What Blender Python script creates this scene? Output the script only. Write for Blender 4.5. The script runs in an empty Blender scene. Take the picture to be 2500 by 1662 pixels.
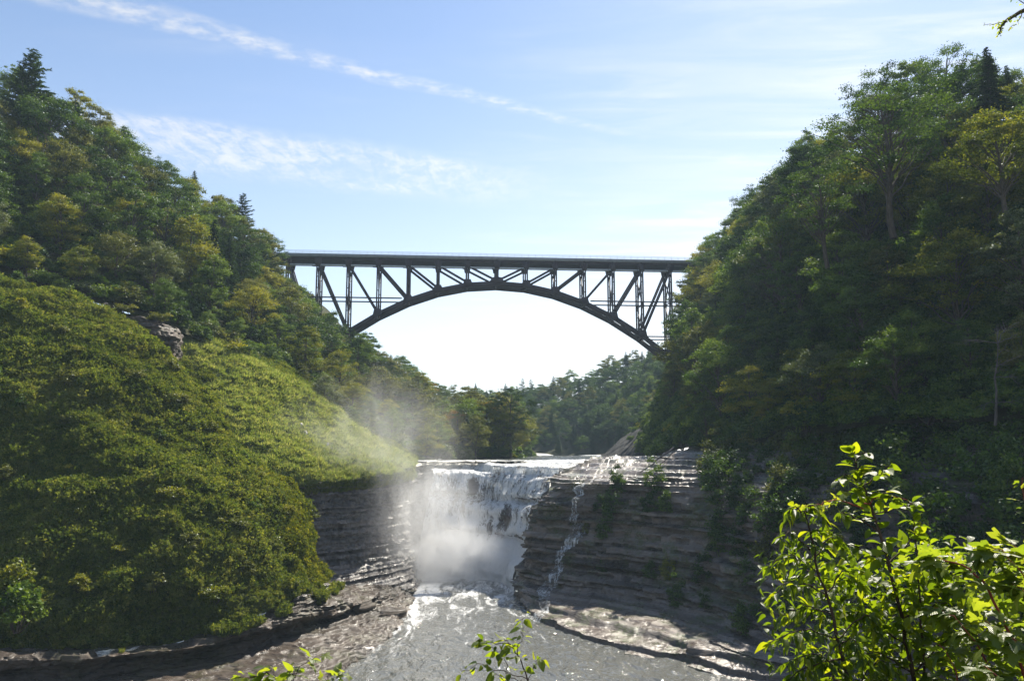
import bpy, math, random
import numpy as np
from mathutils import Vector, Matrix, Euler

R = math.radians
SC = bpy.context.scene
COL = SC.collection

# ------------------------------------------------------------------ camera
cam_d = bpy.data.cameras.new('camera')
cam_d.lens = 28.0
cam_d.sensor_width = 36.0
cam_d.clip_start = 0.1
cam_d.clip_end = 4000.0
cam = bpy.data.objects.new('camera', cam_d)
cam.location = (0, 0, 25.5)
cam.rotation_euler = (R(90 + 7.88), 0, 0)
COL.objects.link(cam)
SC.camera = cam

# ------------------------------------------------------------------ sun and sky
SUN_AZ = 25.5      # degrees to the right of straight ahead
SUN_EL = 46.5
SKY_STRENGTH = 0.08
sun_d = bpy.data.lights.new('sun', 'SUN')
sun_d.energy = 5.0
sun_d.angle = R(0.5)
sun_d.color = (1.0, 0.93, 0.80)
sun = bpy.data.objects.new('sun', sun_d)
COL.objects.link(sun)
sdir = Vector((math.sin(R(SUN_AZ)) * math.cos(R(SUN_EL)), math.cos(R(SUN_AZ)) * math.cos(R(SUN_EL)), math.sin(R(SUN_EL))))
sun.rotation_euler = sdir.to_track_quat('Z', 'Y').to_euler()
sun.location = (100, 300, 300)

world = bpy.data.worlds.new('World')
SC.world = world
world.use_nodes = True
SC.view_settings.view_transform = 'Standard'
SC.view_settings.look = 'None'
SC.view_settings.gamma = 1.0
SC.view_settings.use_curve_mapping = False
SC.view_settings.exposure = 1.1
cy = SC.cycles
cy.max_bounces = 7
cy.diffuse_bounces = 3
cy.glossy_bounces = 3
cy.transmission_bounces = 4
cy.transparent_max_bounces = 8
cy.volume_bounces = 2
cy.caustics_reflective = False
cy.caustics_refractive = False
cy.sample_clamp_indirect = 6.0
cy.use_denoising = True
cy.volume_step_rate = 2.0


def N(nt, t, **kw):
    n = nt.nodes.new(t)
    for k, v in kw.items():
        setattr(n, k, v)
    return n


class G:
    """small helper that wires math nodes of one node tree"""
    def __init__(s, nt):
        s.nt = nt

    def put(s, inp, v):
        if hasattr(v, 'is_output'):
            s.nt.links.new(v, inp)
        elif v is not None:
            inp.default_value = v

    def m(s, op, a, b=None, c=None, clamp=False):
        n = N(s.nt, 'ShaderNodeMath', operation=op, use_clamp=clamp)
        s.put(n.inputs[0], a)
        if b is not None: s.put(n.inputs[1], b)
        if c is not None: s.put(n.inputs[2], c)
        return n.outputs[0]

    def ramp(s, v, a, b, lo=0.0, hi=1.0, smooth=True):
        n = N(s.nt, 'ShaderNodeMapRange', interpolation_type='SMOOTHSTEP' if smooth else 'LINEAR')
        s.put(n.inputs[0], v)
        n.inputs[1].default_value = a
        n.inputs[2].default_value = b
        n.inputs[3].default_value = lo
        n.inputs[4].default_value = hi
        return n.outputs[0]

    def noise(s, vec, scale, detail=4.0, rough=0.55, dist=0.0, out=0):
        n = N(s.nt, 'ShaderNodeTexNoise')
        if vec is not None: s.nt.links.new(vec, n.inputs['Vector'])
        n.inputs['Scale'].default_value = scale
        n.inputs['Detail'].default_value = detail
        n.inputs['Roughness'].default_value = rough
        n.inputs['Distortion'].default_value = dist
        return n.outputs[out]

    def mapping(s, vec, scale=(1, 1, 1), loc=(0, 0, 0), rot=(0, 0, 0)):
        n = N(s.nt, 'ShaderNodeMapping')
        s.nt.links.new(vec, n.inputs[0])
        n.inputs['Location'].default_value = loc
        n.inputs['Rotation'].default_value = rot
        n.inputs['Scale'].default_value = scale
        return n.outputs[0]

    def mix(s, f, a, b, blend='MIX'):
        n = N(s.nt, 'ShaderNodeMix', data_type='RGBA', blend_type=blend)
        s.put(n.inputs[0], f)
        for i, v in ((6, a), (7, b)):
            if isinstance(v, (tuple, list)):
                n.inputs[i].default_value = tuple(v) + ((1,) if len(v) == 3 else ())
            else:
                s.nt.links.new(v, n.inputs[i])
        return n.outputs[2]

    def cramp(s, f, stops):
        n = N(s.nt, 'ShaderNodeValToRGB')
        s.put(n.inputs[0], f)
        e = n.color_ramp.elements
        while len(e) < len(stops): e.new(0.5)
        for i, (p, c) in enumerate(stops):
            e[i].position = p
            e[i].color = tuple(c) + (1,)
        return n.outputs[0]

    def sep(s, v):
        n = N(s.nt, 'ShaderNodeSeparateXYZ')
        s.nt.links.new(v, n.inputs[0])
        return n.outputs

    def comb(s, x, y, z):
        n = N(s.nt, 'ShaderNodeCombineXYZ')
        for i, v in enumerate((x, y, z)): s.put(n.inputs[i], v)
        return n.outputs[0]

    def mixsh(s, f, a, b):
        n = N(s.nt, 'ShaderNodeMixShader')
        s.put(n.inputs[0], f)
        s.nt.links.new(a, n.inputs[1])
        s.nt.links.new(b, n.inputs[2])
        return n.outputs[0]


def build_world():
    nt = world.node_tree
    nt.nodes.clear()
    g = G(nt)
    sky = N(nt, 'ShaderNodeTexSky')
    sky.sky_type = 'NISHITA'
    sky.sun_disc = False
    sky.sun_elevation = R(SUN_EL)
    sky.sun_rotation = R(SUN_AZ)
    sky.altitude = 200
    sky.air_density = 1.0
    sky.dust_density = 0.3
    sky.ozone_density = 1.6
    tc = N(nt, 'ShaderNodeTexCoord')
    d = g.sep(tc.outputs['Generated'])
    z = g.m('MAXIMUM', d[2], 0.03)
    x = g.m('DIVIDE', d[0], z)
    y = g.m('DIVIDE', d[1], z)
    p = g.comb(x, y, 0.0)                      # point on the cloud layer
    # a long spreading contrail
    wob = g.noise(p, 2.2, 3)
    fine = g.noise(p, 16.0, 6, 0.62)
    fine2 = g.noise(g.mapping(p, (14, 30, 1), rot=(0, 0, R(-35))), 1.0, 6, 0.6)
    off = g.m('ADD', g.m('MULTIPLY', x, -0.5), g.m('MULTIPLY', y, 0.866))
    off = g.m('ADD', off, g.m('MULTIPLY', g.m('SUBTRACT', wob, 0.5), 0.10))
    along = g.m('ADD', g.m('MULTIPLY', x, 0.866), g.m('MULTIPLY', y, 0.5))
    wid = g.ramp(along, -0.2, 1.4, 0.085, 0.030, False)
    dist = g.m('ABSOLUTE', g.m('SUBTRACT', off, 1.925))
    core = g.m('SUBTRACT', 1.0, g.m('DIVIDE', dist, wid), clamp=True)
    core = g.m('MULTIPLY', g.m('POWER', core, 0.8), g.m('MULTIPLY', g.ramp(fine, 0.32, 0.68, 0.18, 1.15), g.ramp(fine2, 0.3, 0.7, 0.55, 1.1)))
    core = g.m('MULTIPLY', core, g.ramp(along, 1.75, 1.25, 0.0, 1.0))
    core = g.m('MULTIPLY', core, g.ramp(along, -1.2, -0.2, 0.0, 1.0))
    core = g.m('MULTIPLY', core, 0.86, clamp=True)
    # rippled band of high cloud
    o2 = g.m('ADD', g.m('MULTIPLY', x, -0.355), g.m('MULTIPLY', y, 0.935))
    o2 = g.m('ADD', o2, g.m('MULTIPLY', g.m('SUBTRACT', g.noise(p, 3.1, 4), 0.5), 0.22))
    a2 = g.m('ADD', g.m('MULTIPLY', x, 0.935), g.m('MULTIPLY', y, 0.355))
    band = g.m('MULTIPLY', g.ramp(o2, 2.46, 2.60), g.ramp(o2, 3.12, 2.86))
    band = g.m('MULTIPLY', band, g.ramp(a2, 1.32, 0.85))
    band = g.m('MULTIPLY', band, g.ramp(a2, -1.6, -0.3))
    rip = g.noise(g.mapping(p, (20, 9, 1), rot=(0, 0, R(-20))), 1.0, 6, 0.62, 0.6)
    band = g.m('MULTIPLY', band, g.ramp(g.m('ADD', g.m('MULTIPLY', rip, 0.65), g.m('MULTIPLY', fine, 0.35)), 0.33, 0.66, 0.22, 1.0))
    band = g.m('MULTIPLY', band, g.ramp(g.noise(p, 2.6, 4), 0.30, 0.60, 0.45, 0.90))
    # thin cirrus, more of it high on the right
    ci = g.noise(g.mapping(p, (1.4, 5.2, 1), rot=(0, 0, R(58))), 1.0, 7, 0.62, 0.5)
    ci2 = g.noise(p, 1.3, 4)
    cir = g.m('MULTIPLY', g.ramp(ci, 0.42, 0.78), g.ramp(ci2, 0.40, 0.68))
    cir = g.m('MULTIPLY', cir, g.ramp(x, -1.2, 0.9, 0.14, 1.0))
    cl = g.m('MAXIMUM', g.m('MAXIMUM', core, band), cir, clamp=True)
    # thin veil of high haze, thicker towards the horizon and towards the sun's side
    veil = g.m('MULTIPLY', g.ramp(d[2], 0.56, 0.08, 0.0, 0.66), g.ramp(d[0], -0.55, 0.35, 0.50, 1.0))
    veil = g.m('ADD', veil, g.m('MULTIPLY', g.ramp(d[0], -0.10, 0.50, 0.0, 0.42), g.ramp(ci, 0.36, 0.66, 0.10, 1.0)))
    cl = g.m('MAXIMUM', cl, g.m('ADD', veil, g.m('MULTIPLY', cl, 0.45)), clamp=True)
    lum = g.mix(1.0, sky.outputs[0], (1.0, 1.0, 1.0), 'MIX')
    bw = N(nt, 'ShaderNodeRGBToBW')
    nt.links.new(sky.outputs[0], bw.inputs[0])
    b = g.m('ADD', g.m('MULTIPLY', bw.outputs[0], 0.80), 3.3)
    cc = g.mix(1.0, g.comb(b, b, b), (0.97, 0.98, 1.0), 'MULTIPLY')
    colr = g.mix(g.m('MULTIPLY', cl, 0.85), sky.outputs[0], cc)
    bg = N(nt, 'ShaderNodeBackground')
    nt.links.new(colr, bg.inputs[0])
    bg.inputs[1].default_value = SKY_STRENGTH
    out = N(nt, 'ShaderNodeOutputWorld')
    nt.links.new(bg.outputs[0], out.inputs[0])


build_world()

# ------------------------------------------------------------------ helpers
rng = np.random.default_rng(11)
random.seed(5)


def tag(o, label=None, cat=None, group=None, kind=None):
    if label: o['label'] = label
    if cat: o['category'] = cat
    if group: o['group'] = group
    if kind: o['kind'] = kind
    return o


def mesh_np(name, V, Q, mats=(), smooth=False, attrs=None):
    V = np.asarray(V, dtype=np.float32)
    Q = np.asarray(Q, dtype=np.int32)
    me = bpy.data.meshes.new(name)
    me.vertices.add(len(V))
    me.vertices.foreach_set('co', V.ravel())
    me.loops.add(Q.size)
    me.loops.foreach_set('vertex_index', Q.ravel())
    me.polygons.add(len(Q))
    me.polygons.foreach_set('loop_start', np.arange(0, Q.size, Q.shape[1], dtype=np.int32))
    if smooth:
        me.polygons.foreach_set('use_smooth', np.ones(len(Q), dtype=bool))
    me.update(calc_edges=True)
    for k, a in (attrs or {}).items():
        at = me.attributes.new(k, 'FLOAT', 'POINT')
        at.data.foreach_set('value', np.asarray(a, dtype=np.float32).ravel())
    for m in mats:
        me.materials.append(m)
    return me


def obj(name, me, parent=None, loc=None):
    o = bpy.data.objects.new(name, me)
    COL.objects.link(o)
    if parent is not None: o.parent = parent
    if loc is not None: o.location = loc
    return o


def empty(name, loc=(0, 0, 0), rz=0.0):
    o = bpy.data.objects.new(name, None)
    o.empty_display_size = 0.5
    COL.objects.link(o)
    o.location = loc
    o.rotation_euler = (0, 0, rz)
    return o


class MB:
    """collects quads for one mesh"""
    def __init__(s):
        s.v, s.q, s.n = [], [], 0

    def add(s, V, Q):
        V = np.asarray(V, float)
        s.v.append(V)
        s.q.append(np.asarray(Q, int) + s.n)
        s.n += len(V)

    def beam(s, a, b, w, h, up=(0, 0, 1)):
        a, b = Vector(a), Vector(b)
        d = (b - a).normalized()
        u = Vector(up)
        if abs(d.dot(u)) > 0.98: u = Vector((0, 1, 0))
        r = d.cross(u).normalized()
        u = r.cross(d).normalized()
        V = []
        for p in (a, b):
            for sx, sz in ((-1, -1), (1, -1), (1, 1), (-1, 1)):
                V.append(p + r * (sx * w / 2) + u * (sz * h / 2))
        s.add([tuple(v) for v in V], [(0, 1, 2, 3), (7, 6, 5, 4), (4, 5, 1, 0), (5, 6, 2, 1), (6, 7, 3, 2), (7, 4, 0, 3)])

    def tube(s, pts, rad, seg=6):
        pts = np.asarray(pts, float)
        n = len(pts)
        rad = np.broadcast_to(np.asarray(rad, float), (n,))
        T = np.gradient(pts, axis=0)
        T /= np.linalg.norm(T, axis=1, keepdims=True) + 1e-9
        ref = np.array([0.31, 0.17, 0.93]) if abs(T[0, 2]) < 0.9 else np.array([1.0, 0.1, 0.0])
        A = np.cross(T, ref)
        A /= np.linalg.norm(A, axis=1, keepdims=True) + 1e-9
        B = np.cross(T, A)
        th = np.arange(seg) * 2 * math.pi / seg
        V = pts[:, None, :] + rad[:, None, None] * (A[:, None, :] * np.cos(th)[None, :, None] + B[:, None, :] * np.sin(th)[None, :, None])
        Q = []
        for i in range(n - 1):
            for j in range(seg):
                k = (j + 1) % seg
                Q.append((i * seg + j, i * seg + k, (i + 1) * seg + k, (i + 1) * seg + j))
        s.add(V.reshape(-1, 3), Q)

    def prism(s, poly, axis, depth):
        """a flat polygon (list of 3-D points, fan of quads) given a thickness along axis"""
        P = np.asarray(poly, float)
        ax = np.asarray(axis, float) * depth / 2
        n = len(P)
        c = P.mean(0)
        V = np.vstack([P - ax, P + ax, [c - ax], [c + ax]])
        Q = []
        for i in range(n):
            j = (i + 1) % n
            Q.append((i, j, n + j, n + i))
        for i in range(0, n, 2):
            j, k = (i + 1) % n, (i + 2) % n
            Q.append((2 * n, k, j, i))
            Q.append((2 * n + 1, n + i, n + j, n + k))
        s.add(V, Q)

    def mesh(s, name, mats=(), smooth=False):
        return mesh_np(name, np.vstack(s.v), np.vstack(s.q), mats, smooth)

    def build(s, name, mat, parent=None, smooth=False):
        return obj(name, s.mesh(name, (mat,), smooth), parent)


# ------------------------------------------------------------------ numpy noise and lofts
def _hash(i, j, k, seed):
    h = (i * 374761393 + j * 668265263 + k * 2147483647 + seed * 1274126177) & 0xFFFFFFFF
    h = ((h ^ (h >> 13)) * 1274126177) & 0xFFFFFFFF
    h = (h ^ (h >> 16)) & 0xFFFFFFFF
    return h.astype(np.float64) / 4294967295.0


def vnoise(P, seed=0):
    P = np.asarray(P, float)
    I = np.floor(P).astype(np.int64)
    f = P - I
    f = f * f * (3 - 2 * f)
    r = 0
    for a in (0, 1):
        for b in (0, 1):
            for c in (0, 1):
                w = (f[..., 0] if a else 1 - f[..., 0]) * (f[..., 1] if b else 1 - f[..., 1]) * (f[..., 2] if c else 1 - f[..., 2])
                r = r + w * _hash(I[..., 0] + a, I[..., 1] + b, I[..., 2] + c, seed)
    return r - 0.5


def fbm(P, oct=4, seed=0):
    P = np.asarray(P, float)
    r, a = 0, 1.0
    for o in range(oct):
        r = r + a * vnoise(P * (2 ** o), seed + o * 17)
        a *= 0.5
    return r


def cr(Pts, t):
    """Catmull-Rom along axis 0 of Pts at parameters t in 0..1"""
    n = len(Pts)
    u = np.clip(t, 0, 1) * (n - 1)
    i = np.minimum(u.astype(int), n - 2)
    f = (u - i)[(...,) + (None,) * (Pts.ndim - 1)]
    p1, p2 = Pts[i], Pts[i + 1]
    p0 = np.where((i > 0)[(...,) + (None,) * (Pts.ndim - 1)], Pts[np.maximum(i - 1, 0)], 2 * p1 - p2)
    p3 = np.where((i < n - 2)[(...,) + (None,) * (Pts.ndim - 1)], Pts[np.minimum(i + 2, n - 1)], 2 * p2 - p1)
    k = 0.42
    m1, m2 = k * (p2 - p0), k * (p3 - p1)
    return (2 * f**3 - 3 * f**2 + 1) * p1 + (f**3 - 2 * f**2 + f) * m1 + (-2 * f**3 + 3 * f**2) * p2 + (f**3 - f**2) * m2


def loft(grid, nr, nc):
    Gd = np.asarray(grid, float)                 # rows x columns x 3
    A = cr(Gd, np.linspace(0, 1, nr))
    B = cr(A.transpose(1, 0, 2), np.linspace(0, 1, nc)).transpose(1, 0, 2)
    return B


def normals(S):
    a = np.gradient(S, axis=0)
    b = np.gradient(S, axis=1)
    n = np.cross(b, a)
    n /= np.linalg.norm(n, axis=2, keepdims=True) + 1e-9
    return n


def face_out(S, toward=(0, 60, 60)):
    n = normals(S)
    if (n * (np.asarray(toward, float) - S)).sum(2).mean() < 0: n = -n
    return n


def grid_quads(nr, nc):
    i = np.arange(nr - 1)[:, None]
    j = np.arange(nc - 1)[None, :]
    a = i * nc + j
    return np.stack([a, a + 1, a + nc + 1, a + nc], -1).reshape(-1, 4)


def sheet(name, S, mat, smooth=True, parent=None):
    nr, nc = S.shape[:2]
    return obj(name, mesh_np(name, S.reshape(-1, 3), grid_quads(nr, nc), (mat,), smooth), parent)


LAST = {}


def strata(S, seed, prot=0.9, terr=0.8, tmin=0.35, tmax=1.3, tilt=0.0, rough=0.35, blockw=2.2, wav=0.35, wav2=0.10):
    """turns a smooth rock face into layered ledges: every layer steps in or out, is cut by upright joints into blocks and gets a flat tread"""
    r = np.random.default_rng(seed)
    th = r.uniform(tmin, tmax, 260) * np.where(r.random(260) < 0.25, 0.5, 1.0)
    edges = np.cumsum(th) - 8.0
    nl = 262
    pr = r.uniform(-0.6, 0.6, nl)
    pr[r.random(nl) < 0.20] = 1.0
    pr[r.random(nl) < 0.16] = -1.5
    Nn = face_out(S)
    H = Nn.copy()
    H[..., 2] = 0
    hl = np.linalg.norm(H, axis=2, keepdims=True)
    H = H / (hl + 1e-6)
    L = S[..., 2] + tilt * S[..., 0] + wav * fbm(S * np.array([.06, .06, 0.0]) + 3.1, 2, seed) + wav2 * fbm(S * np.array([.33, .33, 0.0]) + 1.7, 3, seed + 4)
    idx = np.searchsorted(edges, L)
    top = edges[np.minimum(idx, 259)]
    bot = edges[np.maximum(idx - 1, 0)]
    f = (L - bot) / (top - bot + 1e-6)
    rise = np.clip((f - 0.78) / 0.22, 0, 1)
    rise = rise * rise * (3 - 2 * rise)
    dz = (bot + rise * (top - bot) - L) * terr * np.clip(1.25 - hl[..., 0], 0.15, 1)
    step = np.linalg.norm(np.diff(S[..., :2], axis=1), axis=2).mean(0)
    along = np.r_[0, np.cumsum(step)][None, :]
    wl = blockw * r.uniform(0.5, 1.8, nl)
    ofs = r.uniform(0, 50, nl)
    q = along / wl[idx] + ofs[idx]
    q = q + 0.35 * vnoise(np.stack([q, idx * 1.7, 0 * q], -1), seed + 2)
    bl = np.floor(q).astype(np.int64)
    blk = _hash(bl, idx.astype(np.int64), 0 * bl, seed + 3) - 0.5
    joint = np.minimum(q - bl, 1 - (q - bl)) * wl[idx]
    gap = -0.28 * np.exp(-(joint / 0.13) ** 2)
    pro = prot * (0.50 * pr[idx] + 0.75 * blk + 0.9 * fbm(S * np.array([.08, .08, .04]) + idx[..., None] * 0.21, 3, seed + 9)) + gap * min(1.0, prot * 1.4)
    pro = pro + rough * fbm(S * np.array([0.9, 0.9, 1.6]), 4, seed + 21)
    out = S + H * (pro * np.clip(hl[..., 0] * 1.2, 0.1, 1))[..., None]
    out[..., 2] += dz + 0.14 * rough * fbm(S * 1.3, 3, seed + 5) + 0.10 * blk * (hl[..., 0] < 0.6)
    LAST['tint'] = (r.normal(0, 0.55, nl)[idx] + 1.1 * blk) * np.clip(hl[..., 0] * 1.3, 0.15, 1)
    return out


def rock_sheet(name, S, mat):
    nr, nc = S.shape[:2]
    return obj(name, mesh_np(name, S.reshape(-1, 3), grid_quads(nr, nc), (mat,), False, {'tint': LAST['tint']}))


# ------------------------------------------------------------------ materials
def new_mat(name):
    m = bpy.data.materials.new(name)
    m.use_nodes = True
    nt = m.node_tree
    nt.nodes.clear()
    out = N(nt, 'ShaderNodeOutputMaterial')
    return m, nt, G(nt), out


def pbsdf(g, col, rough=0.8, spec=0.3, metal=0.0, normal=None):
    b = N(g.nt, 'ShaderNodeBsdfPrincipled')
    if isinstance(col, (tuple, list)): b.inputs['Base Color'].default_value = tuple(col) + (1,)
    else: g.nt.links.new(col, b.inputs['Base Color'])
    g.put(b.inputs['Roughness'], rough)
    b.inputs['Metallic'].default_value = metal
    b.inputs['Specular IOR Level'].default_value = spec
    if normal is not None: g.nt.links.new(normal, b.inputs['Normal'])
    return b.outputs[0]


def bump(g, h, strength=0.5, dist=0.2):
    b = N(g.nt, 'ShaderNodeBump')
    b.inputs['Strength'].default_value = strength
    b.inputs['Distance'].default_value = dist
    g.nt.links.new(h, b.inputs['Height'])
    return b.outputs[0]


def leaf_mat(name, stops, transl=0.4, gloss=0.06, rough=0.45, patch=0.25, tcol=(1.35, 1.25, 0.45), vary=0.46, own=0.68):
    """leaf: colour differs leaf to leaf, plant to plant and patch to patch; part of the light passes through"""
    m, nt, g, out = new_mat(name)
    oi = N(nt, 'ShaderNodeObjectInfo')
    ge = N(nt, 'ShaderNodeNewGeometry')
    at = N(nt, 'ShaderNodeAttribute', attribute_name='tint')
    pn = g.noise(ge.outputs['Position'], patch, 3)
    f = g.m('ADD', g.m('MULTIPLY', oi.outputs['Random'], own), g.m('MULTIPLY', pn, 1.0 - own))
    f = g.m('ADD', f, g.m('MULTIPLY', at.outputs['Fac'], vary), clamp=True)
    col = g.cramp(f, stops)
    d = N(nt, 'ShaderNodeBsdfDiffuse')
    nt.links.new(col, d.inputs[0])
    t = N(nt, 'ShaderNodeBsdfTranslucent')
    nt.links.new(g.mix(1.0, col, tcol, 'MULTIPLY'), t.inputs[0])
    s = g.mixsh(transl, d.outputs[0], t.outputs[0])
    gl = N(nt, 'ShaderNodeBsdfGlossy')
    gl.inputs['Roughness'].default_value = rough
    gl.inputs[0].default_value = (0.9, 0.95, 1.0, 1)
    fr = N(nt, 'ShaderNodeFresnel')
    fr.inputs[0].default_value = 1.4
    s = g.mixsh(g.m('MULTIPLY', fr.outputs[0], gloss * 0.45, clamp=True), s, gl.outputs[0])
    nt.links.new(s, out.inputs[0])
    return m


LM = {
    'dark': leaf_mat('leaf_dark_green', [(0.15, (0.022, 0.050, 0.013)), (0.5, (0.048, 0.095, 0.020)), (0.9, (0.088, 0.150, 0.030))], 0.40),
    'mid': leaf_mat('leaf_mid_green', [(0.15, (0.038, 0.081, 0.013)), (0.5, (0.076, 0.137, 0.022)), (0.9, (0.134, 0.196, 0.036))], 0.44),
    'yellow': leaf_mat('leaf_yellow_green', [(0.15, (0.080, 0.112, 0.012)), (0.5, (0.150, 0.178, 0.020)), (0.9, (0.240, 0.240, 0.034))], 0.46),
    'olive': leaf_mat('leaf_olive', [(0.15, (0.053, 0.070, 0.017)), (0.5, (0.106, 0.125, 0.029)), (0.9, (0.180, 0.192, 0.055))], 0.40),
    'gold': leaf_mat('leaf_gold', [(0.15, (0.105, 0.085, 0.010)), (0.5, (0.200, 0.145, 0.014)), (0.9, (0.310, 0.190, 0.020))], 0.44),
    'silver': leaf_mat('leaf_silver_green', [(0.15, (0.053, 0.078, 0.032)), (0.5, (0.095, 0.125, 0.053)), (0.9, (0.157, 0.190, 0.095))], 0.36, 0.09),
    'needle': leaf_mat('needles', [(0.15, (0.016, 0.040, 0.014)), (0.5, (0.034, 0.069, 0.020)), (0.9, (0.065, 0.112, 0.030))], 0.28, 0.04),
}
M_WEED = leaf_mat('weeds', [(0.22, (0.048, 0.082, 0.017)), (0.44, (0.098, 0.139, 0.029)), (0.62, (0.156, 0.190, 0.043)), (0.9, (0.234, 0.234, 0.074))], 0.46, 0.008, patch=0.10, vary=0.24, own=0.40)
M_GRASS = leaf_mat('grass_blades', [(0.2, (0.161, 0.224, 0.069)), (0.5, (0.253, 0.310, 0.121)), (0.9, (0.345, 0.362, 0.178))], 0.44, 0.02, patch=0.20)
M_MOSS = leaf_mat('moss', [(0.2, (0.062, 0.086, 0.009)), (0.5, (0.132, 0.165, 0.015)), (0.9, (0.220, 0.215, 0.026))], 0.42, 0.008, patch=0.5)


def bark_mat(name, a, b):
    m, nt, g, out = new_mat(name)
    tc = N(nt, 'ShaderNodeTexCoord')
    v = g.mapping(tc.outputs['Object'], (6, 6, 1.2))
    n = g.noise(v, 1.0, 5)
    nt.links.new(pbsdf(g, g.cramp(n, [(0.3, a), (0.7, b)]), 0.9, 0.2, normal=bump(g, n, 0.6, 0.05)), out.inputs[0])
    return m


M_BARK = bark_mat('bark', (0.035, 0.028, 0.022), (0.110, 0.090, 0.072))
M_DEADBARK = bark_mat('bare_bark', (0.07, 0.062, 0.06), (0.17, 0.155, 0.15))


def rock_mat(name, lo, hi, wet, moss, seed=0.0, wetspec=0.5):
    m, nt, g, out = new_mat(name)
    ge = N(nt, 'ShaderNodeNewGeometry')
    P = ge.outputs['Position']
    lay = g.noise(g.mapping(P, (0.05, 0.05, 2.6), loc=(seed, 0, 0)), 1.0, 5, 0.65)
    big = g.noise(g.mapping(P, (0.10, 0.10, 0.22), loc=(0, seed, 0)), 1.0, 4)
    fin = g.noise(g.mapping(P, (1.6, 1.6, 6.0)), 1.0, 6, 0.65)
    at = N(nt, 'ShaderNodeAttribute', attribute_name='tint')
    f = g.m('ADD', g.m('MULTIPLY', lay, 0.45), g.m('ADD', g.m('MULTIPLY', big, 0.3), g.m('MULTIPLY', fin, 0.35)))
    f = g.m('ADD', f, g.m('MULTIPLY', at.outputs['Fac'], 0.23))
    col = g.cramp(f, [(0.36, lo), (0.55, tuple((a + b) / 2 for a, b in zip(lo, hi))), (0.74, hi)])
    nz = g.sep(ge.outputs['Normal'])[2]
    mo = g.m('MULTIPLY', g.ramp(g.noise(P, 0.22, 5), 0.48, 0.60), moss)
    mo = g.m('MULTIPLY', mo, g.ramp(g.noise(P, 2.4, 4), 0.36, 0.6))
    col = g.mix(mo, col, (0.060, 0.075, 0.020))
    ro = g.ramp(g.noise(P, 0.5, 4), 0.35, 0.65, max(0.12, 0.75 - wet * 0.62), 0.92 - wet * 0.45)
    ro = g.m('SUBTRACT', ro, g.m('MULTIPLY', g.ramp(nz, 0.7, 0.95), 0.50 * (1 - wet)), clamp=True)
    h = g.m('ADD', g.m('MULTIPLY', lay, 0.7), g.m('MULTIPLY', fin, 0.6))
    nt.links.new(pbsdf(g, col, ro, wetspec, normal=bump(g, h, 0.85, 0.28)), out.inputs[0])
    return m


M_ROCK_R = rock_mat('shale', (0.024, 0.018, 0.014), (0.195, 0.155, 0.128), 0.35, 0.85)
M_ROCK_L = rock_mat('wet_shale', (0.030, 0.025, 0.025), (0.125, 0.105, 0.100), 0.95, 0.15, 4.0, 0.8)
M_ROCK_S = rock_mat('shore_shale', (0.028, 0.023, 0.019), (0.110, 0.086, 0.068), 0.40, 0.30, 8.0, 0.22)
M_ROCK_D = rock_mat('dry_shale', (0.026, 0.019, 0.015), (0.105, 0.078, 0.062), 0.1, 0.35, 2.0)


def soil_mat(name, a, b, c, scale=0.35):
    m, nt, g, out = new_mat(name)
    ge = N(nt, 'ShaderNodeNewGeometry')
    n = g.noise(ge.outputs['Position'], scale, 7, 0.65)
    n2 = g.noise(ge.outputs['Position'], 3.0, 5, 0.65)
    f = g.m('ADD', g.m('MULTIPLY', n, 0.6), g.m('MULTIPLY', n2, 0.4))
    nt.links.new(pbsdf(g, g.cramp(f, [(0.32, a), (0.5, b), (0.68, c)]), 0.95, 0.15, normal=bump(g, n2, 0.9, 0.3)), out.inputs[0])
    return m


M_FLOOR = soil_mat('forest_floor', (0.018, 0.018, 0.008), (0.035, 0.038, 0.014), (0.060, 0.060, 0.024))
M_MOUND = soil_mat('mound_soil', (0.030, 0.040, 0.010), (0.062, 0.076, 0.018), (0.10, 0.11, 0.030))
M_MEADOW = soil_mat('meadow_soil', (0.055, 0.080, 0.022), (0.095, 0.130, 0.036), (0.150, 0.165, 0.060))
M_SCREE = soil_mat('scree', (0.014, 0.015, 0.016), (0.030, 0.030, 0.030), (0.060, 0.058, 0.057), 0.8)


def steel_mat(name, col, rough, metal=0.0):
    m, nt, g, out = new_mat(name)
    ge = N(nt, 'ShaderNodeNewGeometry')
    n = g.noise(ge.outputs['Position'], 0.7, 5)
    c = g.mix(g.ramp(n, 0.4, 0.7, 0, 0.5), col, tuple(x * 0.6 for x in col))
    nt.links.new(pbsdf(g, c, rough, 0.4, metal), out.inputs[0])
    return m


M_STEEL = steel_mat('weathering_steel', (0.030, 0.016, 0.022), 0.65)
M_CONC = steel_mat('deck_concrete', (0.28, 0.29, 0.31), 0.85)
M_GALV = steel_mat('galvanised_rail', (0.36, 0.40, 0.42), 0.45, 0.5)
M_PIPE = steel_mat('pale_pipe', (0.42, 0.46, 0.50), 0.4)


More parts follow.
